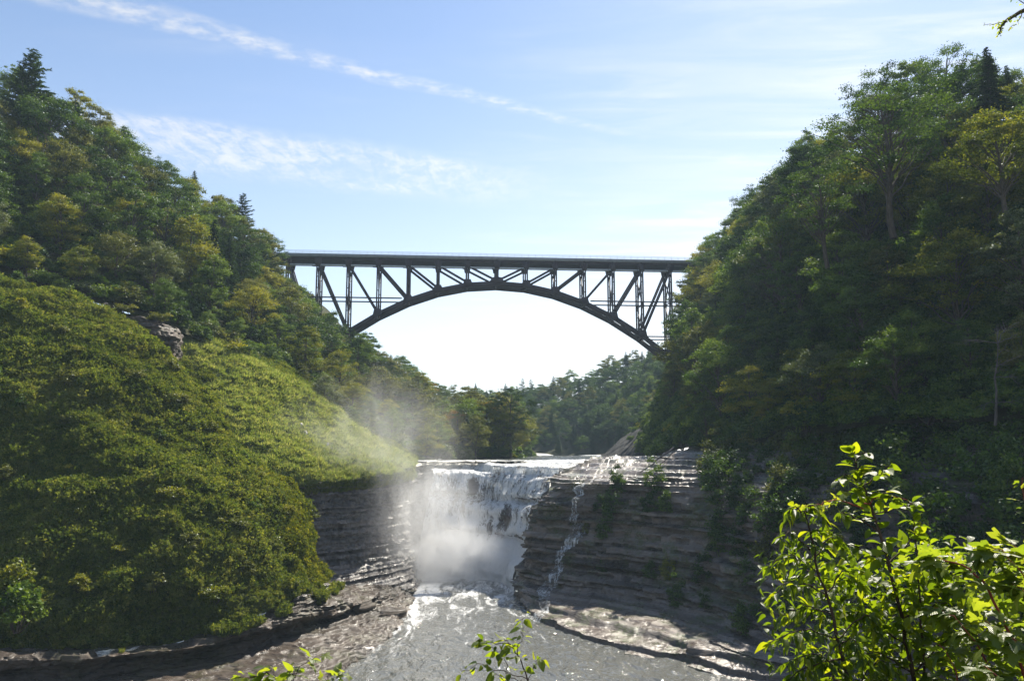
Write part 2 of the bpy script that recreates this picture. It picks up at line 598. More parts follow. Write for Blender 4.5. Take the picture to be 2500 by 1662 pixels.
def river_mat(name, foamy):
    m, nt, g, out = new_mat(name)
    ge = N(nt, 'ShaderNodeNewGeometry')
    P = ge.outputs['Position']
    xyz = g.sep(P)
    w1 = g.noise(g.mapping(P, (0.50, 0.26, 1)), 1.0, 3, 0.55, 0.5)
    w2 = g.noise(g.mapping(P, (1.5, 0.65, 1)), 1.0, 2, 0.6, 0.7)
    h = g.m('ADD', g.m('MULTIPLY', w1, 0.82), g.m('MULTIPLY', w2, 0.18))
    nr = bump(g, h, 1.0, 1.3)
    st = g.noise(g.mapping(P, (0.42, 0.10, 1), rot=(0, 0, R(-12))), 1.0, 7, 0.68, 1.6)
    fn = g.noise(P, 3.4, 6, 0.7)
    if foamy:
        near = g.ramp(xyz[1], 100, 168, -0.01, 0.13)
        bank = g.m('MULTIPLY', g.ramp(xyz[0], -11.0, -19.0, 0.0, 0.14), g.ramp(xyz[1], 95, 115))
        base = g.ramp(g.m('ADD', xyz[1], g.m('MULTIPLY', st, 9.0)), 169, 178, 0.0, 0.4)
        k = g.m('ADD', g.m('ADD', near, bank), base)
    else:
        k = g.ramp(xyz[1], 215, 190, 0.03, 0.22)
    foam = g.ramp(g.m('ADD', g.m('ADD', g.m('MULTIPLY', st, 0.66), g.m('MULTIPLY', fn, 0.34)), k), 0.56, 0.72)
    water = N(nt, 'ShaderNodeBsdfPrincipled')
    water.inputs['Base Color'].default_value = (0.125, 0.126, 0.115, 1)
    water.inputs['Roughness'].default_value = 0.04
    water.inputs['IOR'].default_value = 1.33
    water.inputs['Specular IOR Level'].default_value = 0.95
    nt.links.new(nr, water.inputs['Normal'])
    fm = pbsdf(g, (0.74, 0.75, 0.76), 0.7, 0.3)
    nt.links.new(g.mixsh(g.m('MULTIPLY', foam, 0.8), water.outputs[0], fm), out.inputs[0])
    return m


M_RIVER = river_mat('river_water', True)
M_UPPER = river_mat('upper_river_water', False)


BARE = [(-1.6, 11.5, 1.5, 4.2, 0.22, 0.16), (-8.5, 18.0, 1.6, 2.4, 0.0, 0.11), (-12.0, 14.5, 1.0, 3.0, 0.0, 0.08), (-4.6, 9.5, 0.8, 3.4, 0.1, 0.09)]


def falls_mat(name, scale, cover, thin=False):
    m, nt, g, out = new_mat(name)
    ge = N(nt, 'ShaderNodeNewGeometry')
    P = ge.outputs['Position']
    z = g.sep(P)[2]
    a = g.noise(g.mapping(P, (1.0 * scale, 0.8 * scale, 0.13 * scale)), 1.0, 6, 0.62, 0.35)
    b = g.noise(g.mapping(P, (5.2 * scale, 4.0 * scale, 0.55 * scale)), 1.0, 5, 0.7, 0.4)
    c = g.noise(g.mapping(P, (0.22, 0.22, 0.16)), 1.0, 3)
    f = g.m('ADD', g.m('MULTIPLY', a, 0.42), g.m('ADD', g.m('MULTIPLY', b, 0.33), g.m('MULTIPLY', c, 0.25)))
    if not thin: f = g.m('ADD', f, g.ramp(z, 15.0, 3.0, 0.0, 0.10))
    if not thin:
        q = g.sep(P)
        for (cx, cz, rx, rz, sl, am) in BARE:
            ex = g.m('DIVIDE', g.m('SUBTRACT', q[0], g.m('ADD', g.m('MULTIPLY', g.m('SUBTRACT', z, cz), sl), cx)), rx)
            ez = g.m('DIVIDE', g.m('SUBTRACT', z, cz), rz)
            d2 = g.m('ADD', g.m('MULTIPLY', ex, ex), g.m('MULTIPLY', ez, ez))
            f = g.m('SUBTRACT', f, g.ramp(d2, 1.0, 0.1, 0.0, am))
    al = g.ramp(f, 0.54 - cover, 0.66 - cover, 0.0, 1.0)
    d = pbsdf(g, g.mix(g.ramp(b, 0.35, 0.65), (0.62, 0.66, 0.70), (0.88, 0.89, 0.90)), 0.45, 0.4, normal=bump(g, f, 0.9, 0.4))
    t = N(nt, 'ShaderNodeBsdfTranslucent')
    t.inputs[0].default_value = (0.80, 0.84, 0.88, 1)
    w = g.mixsh(0.35, d, t.outputs[0])
    tr = N(nt, 'ShaderNodeBsdfTransparent')
    nt.links.new(g.mixsh(al, tr.outputs[0], w), out.inputs[0])
    return m


M_FALLS = falls_mat('white_water', 1.0, 0.135)
M_TRICKLE = falls_mat('trickle_water', 2.4, 0.075, True)


def volume_mat(name, dens, aniso, noise_scale, lo, hi, falloff=True, squash=None):
    m, nt, g, out = new_mat(name)
    tc = N(nt, 'ShaderNodeTexCoord')
    ge = N(nt, 'ShaderNodeNewGeometry')
    v = N(nt, 'ShaderNodeVolumePrincipled')
    v.inputs['Color'].default_value = (0.985, 0.99, 1.0, 1)
    v.inputs['Anisotropy'].default_value = aniso
    ln = N(nt, 'ShaderNodeVectorMath', operation='LENGTH')
    nt.links.new(tc.outputs['Object'], ln.inputs[0])
    fo = g.ramp(ln.outputs['Value'], 1.0, 0.15, 0.0, 1.0)
    n = g.ramp(g.noise(g.mapping(tc.outputs['Object'], (1, 1, 0.55)), noise_scale, 5, 0.62, 0.9), lo, hi)
    g.put(v.inputs['Density'], g.m('MULTIPLY', g.m('MULTIPLY', fo, n), dens))
    nt.links.new(v.outputs[0], out.inputs['Volume'])
    return m


# ------------------------------------------------------------------ the setting: rock, slopes, water
base = np.zeros((2, 2, 3))
for i, y in enumerate((-70, 680)):
    for j, x in enumerate((-430, 430)):
        base[i, j] = (x, y, -5.0)
tag(sheet('ground', base, M_FLOOR), kind='structure')

# the knoll the photograph is taken from (just below the frame)
kn = []
for y, z in ((-40, 23.9), (-12, 23.8), (0, 23.75), (5.2, 23.6), (7.5, 22.3), (13, 15), (26, 5), (45, -3.5)):
    kn.append([(x, y + 1.5 * math.sin(x * 0.21), z + (0.5 + abs(x) * 0.02) * math.sin(x * 0.11 + 1) * (0.12 if abs(x) < 10 and y < 8 else 1)) for x in (-60, -30, -14, -6, 0, 6, 14, 30, 60)])
KN = loft(kn, 60, 90)
KN[..., 2] += 0.10 * fbm(KN * 0.5, 4, 3)
tag(sheet('near_bank', KN, M_FLOOR), kind='structure')

# left bank: shelf of rock at the water
shore = [
    [(-67.29,88.00,5.29), (-55.47,90.00,4.49), (-47.23,93.00,3.79), (-39.27,97.00,3.77), (-32.16,103.00,5.13), (-28.41,112.00,6.19), (-26.56,127.00,4.70), (-24.07,140.00,3.12), (-19.94,151.00,1.36), (-19.72,166.00,1.05)],
    [(-64.10,84.00,5.02), (-53.22,86.50,4.21), (-45.64,90.00,3.56), (-38.20,94.50,3.35), (-31.47,101.00,3.98), (-26.49,109.00,4.62), (-23.25,120.00,3.95), (-21.34,132.00,2.74), (-19.39,147.00,0.86), (-19.19,163.00,0.94)],
    [(-63.71,83.80,2.90), (-52.83,86.20,1.97), (-45.47,90.00,1.23), (-38.19,94.80,0.96), (-31.56,101.60,1.69), (-26.66,110.00,2.33), (-23.12,119.00,2.13), (-20.82,131.00,1.66), (-18.95,146.50,0.59), (-19.03,163.00,0.70)],
    [(-40,74,1.1), (-36,78,1.1), (-31,82,1.1), (-27.5,88,1.1), (-25,95.5,1.2), (-22.5,104.5,1.3), (-20.5,116,1.2), (-19.5,129,1.1), (-19,144,1.0), (-19.5,162,0.8)],
    [(-29,66,0.25), (-26,73,0.25), (-23.5,80,0.25), (-21.8,87,0.25), (-20.2,95,0.3), (-18.4,105,0.3), (-17.2,116,0.3), (-17.2,129,0.3), (-17.6,144,0.3), (-18,163,0.3)],
    [(-26,64,-2), (-23,71,-2), (-21,78,-2), (-19.6,86,-2), (-18,94,-2), (-16.4,105,-2), (-15.4,116,-2), (-15.4,129,-2), (-16,144,-2), (-17,163,-2)],
]
SH = strata(loft(shore, 230, 480), 41, 0.75, 0.92, 0.25, 0.80, 0.0, 0.75, 3.0, 0.9, 0.75)
tag(rock_sheet('shore_rock', SH, M_ROCK_S), kind='structure')

# left cliff under the meadow, wet with spray
lcl = [
    [(-49.20,141.00,17.74), (-38.65,144.00,19.15), (-29.66,150.00,19.93), (-23.50,157.00,20.77), (-21.37,165.00,21.52), (-20.92,173.00,22.02), (-17.49,181.00,22.77)],
    [(-48.68,140.00,14.32), (-38.35,143.50,14.75), (-29.42,149.50,15.04), (-23.78,157.00,15.30), (-21.68,165.00,15.59), (-21.28,174.00,15.05), (-17.67,182.00,15.48)],
    [(-47.75,139.00,9.62), (-37.68,143.00,9.87), (-29.03,149.00,9.94), (-23.20,156.50,9.92), (-21.36,164.50,10.75), (-21.30,175.00,8.94), (-17.67,183.00,8.19)],
    [(-46.53,137.00,5.85), (-36.29,141.00,5.96), (-28.07,147.00,5.27), (-22.02,154.50,4.99), (-19.17,161.00,4.28), (-19.61,172.00,2.33), (-17.20,181.00,1.12)],
    [(-43.35,130.00,3.71), (-33.70,134.00,3.56), (-26.56,141.00,2.96), (-20.35,148.50,2.04), (-18.64,152.00,1.49), (-18.61,165.00,1.19), (-16.88,178.00,-0.72)],
    [(-41.31,126.00,2.57), (-31.90,131.00,2.16), (-25.05,138.00,1.71), (-19.25,146.00,0.68), (-17.62,150.00,0.36), (-17.94,165.00,0.08), (-16.33,178.00,-1.76)],
]
LC = strata(loft(lcl, 250, 380), 23, 0.75, 0.8, 0.18, 0.80, 0.0, 0.55, 1.6, 0.35, 0.18)
tag(rock_sheet('wet_cliff', LC, M_ROCK_L), kind='structure')

# meadow slope above it
mead_g = [
    [(-54.06,139.00,16.81), (-46.19,140.50,17.90), (-38.52,143.50,19.17), (-29.56,149.50,19.95), (-23.43,156.50,20.79), (-21.08,166.00,21.66)],
    [(-58.11,141.00,24.08), (-51.30,146.00,24.77), (-42.79,150.00,25.13), (-35.75,156.00,24.88), (-28.43,162.00,23.71), (-21.34,170.00,22.08)],
    [(-66.00,151.00,35.50), (-61.81,156.00,36.64), (-53.42,160.00,34.87), (-43.96,165.00,32.21), (-32.53,170.00,27.40), (-21.70,175.00,22.33)],
    [(-77.09,161.00,50.41), (-69.91,166.00,49.87), (-60.78,170.00,46.27), (-50.55,175.00,41.15), (-36.66,179.00,31.86), (-22.21,182.00,22.76)],
    [(-84.89,175.00,55.34), (-75.94,180.00,54.29), (-66.25,185.00,50.23), (-54.96,190.00,44.46), (-39.35,192.00,33.30), (-23.24,192.00,22.80)],
]
ME = loft(mead_g, 120, 150)
MN = face_out(ME)
ME = ME + MN * (1.5 * fbm(ME * 0.09, 4, 7) + 0.9 * np.abs(fbm(ME * 0.3, 3, 17)) + 0.35 * fbm(ME * 0.9, 2, 18))[..., None]
tag(sheet('meadow_slope', ME, M_MEADOW), kind='structure')

# the big overgrown mound in front
mound_g = [
    [(-70.85,86.00,5.67), (-55.16,89.50,4.52), (-46.97,92.50,3.82), (-39.07,96.50,3.80), (-32.00,102.50,5.13), (-28.17,110.00,6.43), (-27.05,118.00,6.63), (-28.29,126.00,6.51), (-34.62,136.00,5.33)],
    [(-74.91,90.00,11.28), (-58.25,93.50,10.73), (-49.28,96.00,10.34), (-40.69,99.50,10.26), (-33.54,105.00,9.93), (-29.92,112.00,9.33), (-28.43,119.00,9.01), (-30.17,127.00,8.52), (-37.68,137.00,7.18)],
    [(-82.64,98.00,19.13), (-63.39,100.50,18.47), (-53.26,102.50,18.08), (-44.16,105.50,17.60), (-36.55,110.00,16.07), (-31.92,115.50,14.00), (-29.38,120.50,12.03), (-30.68,128.00,10.88), (-38.06,138.00,9.74)],
    [(-96.45,112.00,35.23), (-73.73,114.50,34.56), (-63.19,117.00,33.55), (-54.92,119.00,30.94), (-46.05,120.50,25.50), (-37.53,121.50,20.02), (-32.18,124.00,15.72), (-32.20,130.00,14.16), (-39.14,139.00,12.35)],
    [(-116.05,132.00,57.17), (-87.14,133.00,52.99), (-75.94,137.00,51.55), (-68.35,138.00,48.67), (-56.87,136.00,38.37), (-44.79,133.00,26.85), (-36.15,131.00,19.59), (-34.84,134.00,16.66), (-40.53,141.00,14.94)],
    [(-128.50,146.00,61.71), (-95.70,146.00,56.22), (-83.36,149.00,53.67), (-75.00,150.00,49.49), (-62.92,147.00,38.27), (-49.57,143.00,25.87), (-40.35,140.00,17.79), (-38.74,141.00,14.59), (-43.05,145.00,12.49)],
]
MO0 = loft(mound_g, 190, 260)
MON = face_out(MO0)
lumps = 3.0 * fbm(MO0 * 0.075, 3, 5) + 3.2 * np.abs(fbm(MO0 * 0.15 + 9, 3, 8)) + 0.8 * fbm(MO0 * 0.5, 3, 6) - 1.3
MO = MO0 + MON * lumps[..., None]
tag(sheet('grassy_mound', MO, M_MOUND), kind='structure')

# right-hand cliff of layered shale
rcl = [
    [(18.94,186.00,24.47), (23.42,184.00,24.48), (27.34,182.00,24.50), (32.08,180.00,24.51), (36.57,175.00,25.95), (42.10,165.00,27.17), (49.10,155.00,28.64), (58.03,140.00,29.76), (70.81,120.00,31.60), (90.18,90.00,31.00)],
    [(8.01,161.00,20.65), (10.38,155.00,20.60), (15.26,149.00,20.41), (21.63,147.00,20.85), (28.01,147.00,22.54), (35.54,144.00,24.20), (41.93,136.00,25.64), (48.15,119.00,24.42), (59.18,101.00,25.50), (71.59,72.00,25.87)],
    [(6.80,156.00,18.77), (7.65,151.00,18.69), (12.71,146.00,18.48), (20.13,142.00,18.95), (25.67,137.00,19.32), (31.60,130.00,19.77), (35.52,117.00,19.64), (41.06,103.00,18.30), (51.07,88.00,19.34), (62.98,64.00,21.02)],
    [(3.91,155.00,13.89), (4.84,150.00,14.12), (11.06,144.50,13.25), (19.03,140.00,13.49), (24.81,134.00,13.48), (30.60,126.00,13.58), (34.50,113.00,13.70), (39.66,99.00,13.23), (48.95,85.00,14.96), (59.53,61.00,17.64)],
    [(3.40,154.00,9.42), (4.04,149.00,9.57), (9.85,142.50,7.83), (17.68,137.00,7.51), (23.90,130.00,7.17), (29.58,121.00,7.26), (33.24,108.00,7.92), (38.25,95.00,8.66), (46.81,82.00,10.18), (56.06,58.00,14.11)],
    [(1.52,152.00,2.96), (2.21,147.50,3.27), (6.52,138.00,2.04), (14.91,130.50,2.06), (21.69,121.50,2.10), (27.41,112.50,2.60), (31.20,101.50,3.39), (36.56,91.50,4.49), (45.33,80.00,6.37), (52.59,55.00,10.54)],
    [(0.15,148.50,-0.96), (0.43,144.50,-0.94), (3.32,126.50,-0.37), (10.77,114.80,0.11), (14.83,107.50,-0.20), (20.48,102.80,-0.15), (25.61,96.60,0.04), (32.80,90.50,0.04), (43.65,82.00,0.91), (48.47,54.00,6.82)],
    [(-0.59,148.00,-1.79), (-0.43,143.00,-1.76), (2.46,124.50,-1.03), (9.43,112.50,-0.76), (12.90,105.00,-1.34), (18.05,99.50,-1.56), (23.20,93.00,-1.53), (30.13,87.00,-1.40), (40.35,79.00,-0.38), (42.09,50.00,5.25)],
]
RC = strata(loft(rcl, 400, 640), 77, 1.45, 0.92, 0.22, 1.05, 0.0, 0.60, 2.6, 0.35, 0.22)
RC[..., 2] += 0.85 * np.exp(-((RC[..., 2] - 0.4) / 1.3) ** 2)
tag(rock_sheet('shale_cliff', RC, M_ROCK_R), kind='structure')

# right hillside
rh_g = [
    [(35.66,226.00,23.68), (36.95,186.00,25.04), (39.47,158.00,26.14), (43.68,138.00,27.46), (48.87,118.00,28.37), (57.44,102.00,29.02), (63.20,85.00,29.39), (67.28,64.00,28.43)],
    [(43.49,250.00,33.11), (43.20,208.00,35.01), (45.64,177.00,35.86), (50.36,154.00,37.29), (56.58,132.00,38.33), (66.12,114.00,38.95), (74.00,97.00,38.47), (79.55,74.00,35.78)],
    [(52.74,277.00,45.28), (52.81,238.00,47.41), (53.83,198.00,48.87), (58.23,171.00,50.60), (64.84,146.00,52.33), (75.95,127.00,52.56), (86.87,110.00,51.89), (95.29,86.00,47.53)],
    [(62.68,303.00,58.10), (63.37,268.00,64.14), (64.67,223.00,66.48), (67.40,188.00,68.58), (73.71,160.00,70.82), (86.31,140.00,68.99), (99.64,122.00,67.43), (111.83,98.00,61.91)],
    [(76.23,325.00,79.20), (73.22,288.00,85.33), (76.23,246.00,86.51), (77.49,204.00,88.31), (83.46,174.00,90.63), (97.34,154.00,87.46), (113.77,136.00,83.67), (130.44,112.00,76.59)],
    [(98.70,355.00,101.14), (90.97,320.00,102.27), (94.87,285.00,101.58), (96.42,245.00,102.95), (103.43,212.00,105.44), (121.62,190.00,101.94), (144.05,170.00,98.21), (170.45,145.00,91.64)],
]
RH = loft(rh_g, 110, 150)
RH[..., 2] += 2.0 * fbm(RH * 0.045, 4, 12)
tag(sheet('right_hillside', RH, M_FLOOR), kind='structure')

# left hillside
lh_g = [
    [(-107.26,122.00,54.77), (-93.11,142.00,55.76), (-81.60,150.00,54.26), (-70.83,160.00,51.09), (-60.29,174.00,44.22), (-50.36,178.00,37.75), (-36.66,184.00,29.04), (-27.86,192.00,24.34), (-18.33,212.00,22.84), (-7.27,238.00,22.87), (-1.28,252.00,22.46)],
    [(-121.83,138.00,69.12), (-103.84,157.00,69.12), (-92.12,168.00,67.62), (-80.20,180.00,62.89), (-67.44,197.00,55.46), (-60.10,216.00,48.74), (-43.25,222.00,35.43), (-32.55,232.00,27.85), (-20.13,255.00,24.22), (-4.56,280.00,22.97), (2.23,292.00,22.42)],
    [(-134.76,152.00,85.37), (-116.23,174.00,86.75), (-103.32,187.00,83.07), (-90.56,202.00,76.69), (-77.25,227.00,70.47), (-70.55,264.00,60.52), (-50.70,265.00,43.33), (-38.36,286.00,34.93), (-21.28,302.00,29.79), (-1.31,322.00,24.54), (5.84,328.00,22.37)],
    [(-150.39,168.00,104.05), (-129.36,192.00,105.67), (-115.27,207.00,101.48), (-102.38,227.00,93.27), (-86.32,257.00,87.16), (-75.94,299.00,71.75), (-56.83,302.00,51.42), (-42.97,332.00,44.43), (-21.88,342.00,36.61), (1.08,352.00,28.71), (8.33,356.00,22.46)],
    [(-175.52,196.00,117.70), (-149.64,222.00,118.95), (-131.49,236.00,113.18), (-115.07,255.00,102.61), (-96.14,292.00,96.82), (-81.08,345.00,87.62), (-62.03,348.00,60.78), (-45.52,372.00,49.76), (-21.63,384.00,39.15), (4.42,394.00,30.49), (12.56,398.00,22.70)],
]
LH = loft(lh_g, 110, 190)
LH[..., 2] += 2.0 * fbm(LH * 0.045, 4, 19)
tag(sheet('left_hillside', LH, M_FLOOR), kind='structure')

# hill far up the valley
fh_g = [
    [(-33.61,440.00,23.52), (8.66,425.00,23.58), (30.94,405.00,23.67), (45.84,375.00,24.19), (59.79,345.00,26.38), (88.21,345.00,34.25), (123.92,345.00,43.05)],
    [(-36.79,480.00,34.75), (9.61,470.00,34.55), (34.90,455.00,37.04), (55.67,435.00,39.85), (73.58,410.00,44.26), (102.84,400.00,52.00), (140.78,390.00,59.38)],
    [(-40.77,530.00,49.74), (10.77,525.00,51.13), (39.71,515.00,58.29), (64.38,500.00,64.29), (86.69,480.00,69.68), (118.98,460.00,76.19), (159.73,440.00,82.02)],
    [(-45.38,590.00,52.49), (12.00,585.00,54.06), (44.72,580.00,62.43), (73.39,570.00,69.72), (101.14,560.00,77.04), (139.68,540.00,85.01), (188.77,520.00,92.30)],
]
FH = loft(fh_g, 60, 80)
FH[..., 2] += 3.0 * fbm(FH * 0.03, 3, 29)
tag(sheet('far_hill', FH, M_FLOOR), kind='structure')

# gravel slide on the right bank upstream
sc_g = [
    [(33.93,310.00,23.32), (36.53,276.00,23.70), (38.67,245.00,23.90), (40.69,222.00,24.16)],
    [(41.59,316.00,28.38), (43.82,288.00,29.88), (44.19,256.00,29.65), (45.88,234.00,29.06)],
    [(50.73,324.00,35.36), (52.26,300.00,37.38), (51.47,270.00,36.75), (51.43,246.00,35.50)],
]
SCR = loft(sc_g, 60, 90)
SCR[..., 2] += 1.6 * fbm(SCR * 0.12, 3, 32) + 1.0 * fbm(SCR * 0.35, 5, 31)
tag(sheet('scree', SCR, M_SCREE, False), kind='structure')

# lower river
def river_sheet(name, x0, x1, y0, y1, nx, ny, z, mat, amp):
    X, Y = np.meshgrid(np.linspace(x0, x1, nx), np.linspace(y0, y1, ny))
    Z = z + amp * fbm(np.stack([X * 0.55, Y * 0.35, X * 0], -1), 4, 51) + amp * 0.8 * vnoise(np.stack([X * 0.12, Y * 0.07, X * 0], -1), 3)
    return tag(sheet(name, np.stack([X, Y, Z], -1), mat), kind='structure')


river_sheet('river', -48, 46, 28, 178, 300, 420, 0.0, M_RIVER, 0.30)
river_sheet('upper_river', -50, 75, 186, 440, 180, 240, 23.15, M_UPPER, 0.10)

# the fall: dark ledges behind, white water over them
fl_g = [
    [(-22.93,196.00,22.94), (-14.10,198.00,22.91), (-6.58,199.00,23.30), (1.51,198.00,23.91), (10.87,194.00,24.43), (21.06,188.00,24.75)],
    [(-19.64,184.00,22.17), (-13.05,186.00,22.23), (-6.47,187.00,22.59), (0.47,184.00,23.28), (7.70,178.00,23.80), (14.88,172.00,24.12)],
    [(-17.54,178.00,21.65), (-11.82,179.00,21.36), (-6.18,179.00,21.54), (-0.44,175.00,22.33), (5.33,169.00,22.61), (10.67,164.00,22.53)],
    [(-17.49,176.00,19.14), (-11.66,177.00,18.75), (-5.90,176.50,18.77), (-1.04,171.50,19.48), (4.03,165.50,20.10), (7.98,160.50,20.02)],
    [(-18.33,174.50,13.99), (-12.01,175.00,13.43), (-6.13,173.50,13.36), (-1.54,169.50,13.98), (2.63,163.00,15.23), (5.57,157.50,16.67)],
    [(-19.07,172.50,8.33), (-12.27,172.00,8.21), (-6.51,170.50,8.20), (-2.34,166.50,8.60), (0.97,161.00,10.11), (3.60,155.50,12.17)],
    [(-20.21,170.00,1.28), (-12.66,169.00,1.10), (-6.84,167.00,1.38), (-2.94,163.50,1.89), (0.00,159.00,2.31), (1.99,153.50,2.74)],
    [(-22.5,169.2,-0.8), (-12.8,167.6,-0.8), (-7.0,165.6,-0.8), (-3.1,162,-0.8), (-0.2,157.5,-0.8), (1.9,152.5,-0.8)],
]
FL = loft(fl_g, 190, 200)
STEP = strata(FL, 91, 1.7, 0.95, 1.4, 3.6, 0.0, 0.25, 4.5, 2.2, 0.5)
wall = STEP + np.array([0.0, 0.9, -0.5])
tag(rock_sheet('fall_ledges', wall, M_ROCK_L), kind='structure')
for _ in range(5):
    STEP[1:-1] = (STEP[:-2] + 2 * STEP[1:-1] + STEP[2:]) / 4
    STEP[:, 1:-1] = (STEP[:, :-2] + 2 * STEP[:, 1:-1] + STEP[:, 2:]) / 4
FN = face_out(STEP, (0, 0, 40))
FLW = STEP + FN * (0.34 * fbm(FL * np.array([1.0, 0.8, 0.06]), 3, 61) + 0.16 * fbm(FL * np.array([3.2, 2.6, 0.12]), 2, 63) + 0.30)[..., None]
tag(sheet('waterfall', FLW, M_FALLS), kind='structure')

# ------------------------------------------------------------------ the arch bridge
def build_bridge():
    root = empty('arch_bridge', (-6.0, 300.0, 0.0), R(4.5))
    tag(root, 'dark purple steel arch bridge high over the gorge above the waterfall', 'bridge')
    PN = 11.15
    VT = 4.2
    DECK = 98.4

    def part(name, mb, mat, parent=root):
        return mb.build(name, mat, parent)

    def rib_z(i):
        return 88.2 - 28.2 * (i / 6.0) ** 2

    x0, x1 = -9.2 * PN, 9.2 * PN
    b = MB(); b.beam((x0, 0, DECK - 0.35), (x1, 0, DECK - 0.35), 9.6, 0.5); part('deck_slab', b, M_CONC)
    for s in (-1, 1):
        b = MB(); b.beam((x0, s * 4.95, DECK - 0.60), (x1, s * 4.95, DECK - 0.60), 0.28, 1.2); part('fascia', b, M_CONC)
    for s in (-1, 1):
        b = MB(); b.beam((x0, s * VT, 96.55), (x1, s * VT, 96.55), 0.8, 1.0); part('top_chord', b, M_STEEL)
    for s in (-2.6, -0.9, 0.9, 2.6):
        b = MB(); b.beam((x0, s, 96.75), (x1, s, 96.75), 0.35, 1.4); part('stringer', b, M_STEEL)
    # one post of the railing, shared by all of them
    pm = MB(); pm.beam((0, 0, 0), (0, 0, 1.15), 0.07, 0.07)
    post_me = pm.mesh('rail_post', (M_GALV,))
    for s in (-1, 1):
        for z in (0.45, 0.80, 1.15):
            b = MB(); b.beam((x0, s * 4.95, DECK + z), (x1, s * 4.95, DECK + z), 0.06, 0.075); part('hand_rail', b, M_GALV)
        for k in range(77):
            o = obj('rail_post', post_me, root)
            o.location = (x0 + 1 + k * 2.64, s * 4.95, DECK)
    # walkway pipe and hangers below the deck
    b = MB()
    b.tube([(x0, -VT - 0.2, 94.2), (0, -VT - 0.2, 94.2), (x1, -VT - 0.2, 94.2)], 0.28, 8)
    part('conduit_pipe', b, M_PIPE)
    b = MB(); b.beam((x0, -VT + 0.5, 93.9), (x1, -VT + 0.5, 93.9), 0.9, 0.12); part('catwalk', b, M_GALV)
    for i in range(-8, 9):
        for s in (-1, 1):
            zt = 94.1
            zb = rib_z(i) if abs(i) <= 6 else (56 if abs(i) == 7 else 70)
            # gusset at the deck
            b = MB()
            b.prism([(i * PN - 1.5, s * VT, 96.9), (i * PN + 1.5, s * VT, 96.9), (i * PN + 0.95, s * VT, 94.0), (i * PN - 0.95, s * VT, 94.0)], (0, 1, 0), 1.0)
            part('deck_gusset', b, M_STEEL)
            if abs(i) <= 7:
                b = MB()
                for dx in (-0.38, 0.38):
                    b.beam((i * PN + dx, s * VT, zb), (i * PN + dx, s * VT, zt), 0.46, 0.75, (0, 1, 0))
                if zt - zb > 9:
                    k = int((zt - zb) / 4)
                    for q in range(k + 1):
                        z = zb + (zt - zb) * q / k
                        b.beam((i * PN - 0.4, s * VT, z), (i * PN + 0.4, s * VT, z), 0.5, 0.25, (0, 0, 1))
                part('post', b, M_STEEL)
            # gusset on the rib
            if abs(i) <= 5:
                sg = 1 if i > 0 else -1
                zr = rib_z(i)
                sl = -28.2 * 2 * i / 36.0
                b = MB()
                if i == 0:
                    pol = [(-3.0, 0.5), (-1.6, 2.3), (0, 2.5), (1.6, 2.3), (3.0, 0.5), (0, -0.8)]
                else:
                    pol = [(-1.7, 0.6 - 1.7 * sl / PN * 1.0), (-1.15, 2.2), (1.15, 2.2), (1.7, 0.6 + 1.7 * sl / PN), (1.6, -0.7 + 1.6 * sl / PN), (-1.6, -0.7 - 1.6 * sl / PN)]
                b.prism([(i * PN + x, s * VT, zr + z) for x, z in pol], (0, 1, 0), 1.15)
                part('rib_gusset', b, M_STEEL)
            # arch rib between two nodes
            if -6 <= i < 6:
                b = MB()
                za, zc = rib_z(i), rib_z(i + 1)
                b.beam((i * PN, s * VT, za), ((i + 1) * PN, s * VT, zc), 1.1, 1.75)
                part('arch_rib', b, M_STEEL)
        # diagonals, falling towards the crown
        if i != 0 and abs(i) <= 7:
            j = i - 1 if i > 0 else i + 1
            for s in (-1, 1):
                b = MB()
                zb = rib_z(j) + 1.0
                for dx in (-0.30, 0.30):
                    b.beam((i * PN + dx, s * VT, 94.8), (j * PN + dx, s * VT, zb), 0.75, 0.44)
                part('diagonal', b, M_STEEL)
        # floor beam, sway bracing between the two trusses
        b = MB(); b.beam((i * PN, -4.6, 96.6), (i * PN, 4.6, 96.6), 0.5, 1.6); part('floor_beam', b, M_STEEL)
        if 2 <= abs(i) <= 7:
            zb = rib_z(i) if abs(i) <= 6 else 56
            n = max(1, int((93 - zb) / 11))
            b = MB()
            for k in range(n):
                za, zc = zb + (93 - zb) * k / n, zb + (93 - zb) * (k + 1) / n
                b.beam((i * PN, -VT, za), (i * PN, VT, zc), 0.34, 0.34)
                b.beam((i * PN, VT, za), (i * PN, -VT, zc), 0.34, 0.34)
                b.beam((i * PN, -VT, zc), (i * PN, VT, zc), 0.32, 0.32)
            part('sway_brace', b, M_STEEL)
        # platform under the walkway at every node
        b = MB()
        b.beam((i * PN - 1.9, -VT - 0.9, 93.45), (i * PN - 0.6, -VT - 0.9, 93.45), 1.1, 0.12)
        for dx in (-1.9, -0.6):
            b.beam((i * PN + dx, -VT - 1.4, 93.4), (i * PN + dx, -VT - 1.4, 95.4), 0.09, 0.09)
        b.beam((i * PN - 1.9, -VT - 1.4, 94.5), (i * PN - 0.6, -VT - 1.4, 94.5), 0.08, 0.08)
        part('inspection_platform', b, M_STEEL)
    # lateral bracing between the two ribs
    for i in range(-6, 6):
        b = MB()
        za, zc = rib_z(i), rib_z(i + 1)
        b.beam((i * PN, -VT + .5, za), ((i + 1) * PN, VT - .5, zc), 0.45, 0.5)
        b.beam((i * PN, VT - .5, za), ((i + 1) * PN, -VT + .5, zc), 0.45, 0.5)
        b.beam((i * PN, -VT, za), (i * PN, VT, za), 0.7, 0.9)
        part('rib_brace', b, M_STEEL)
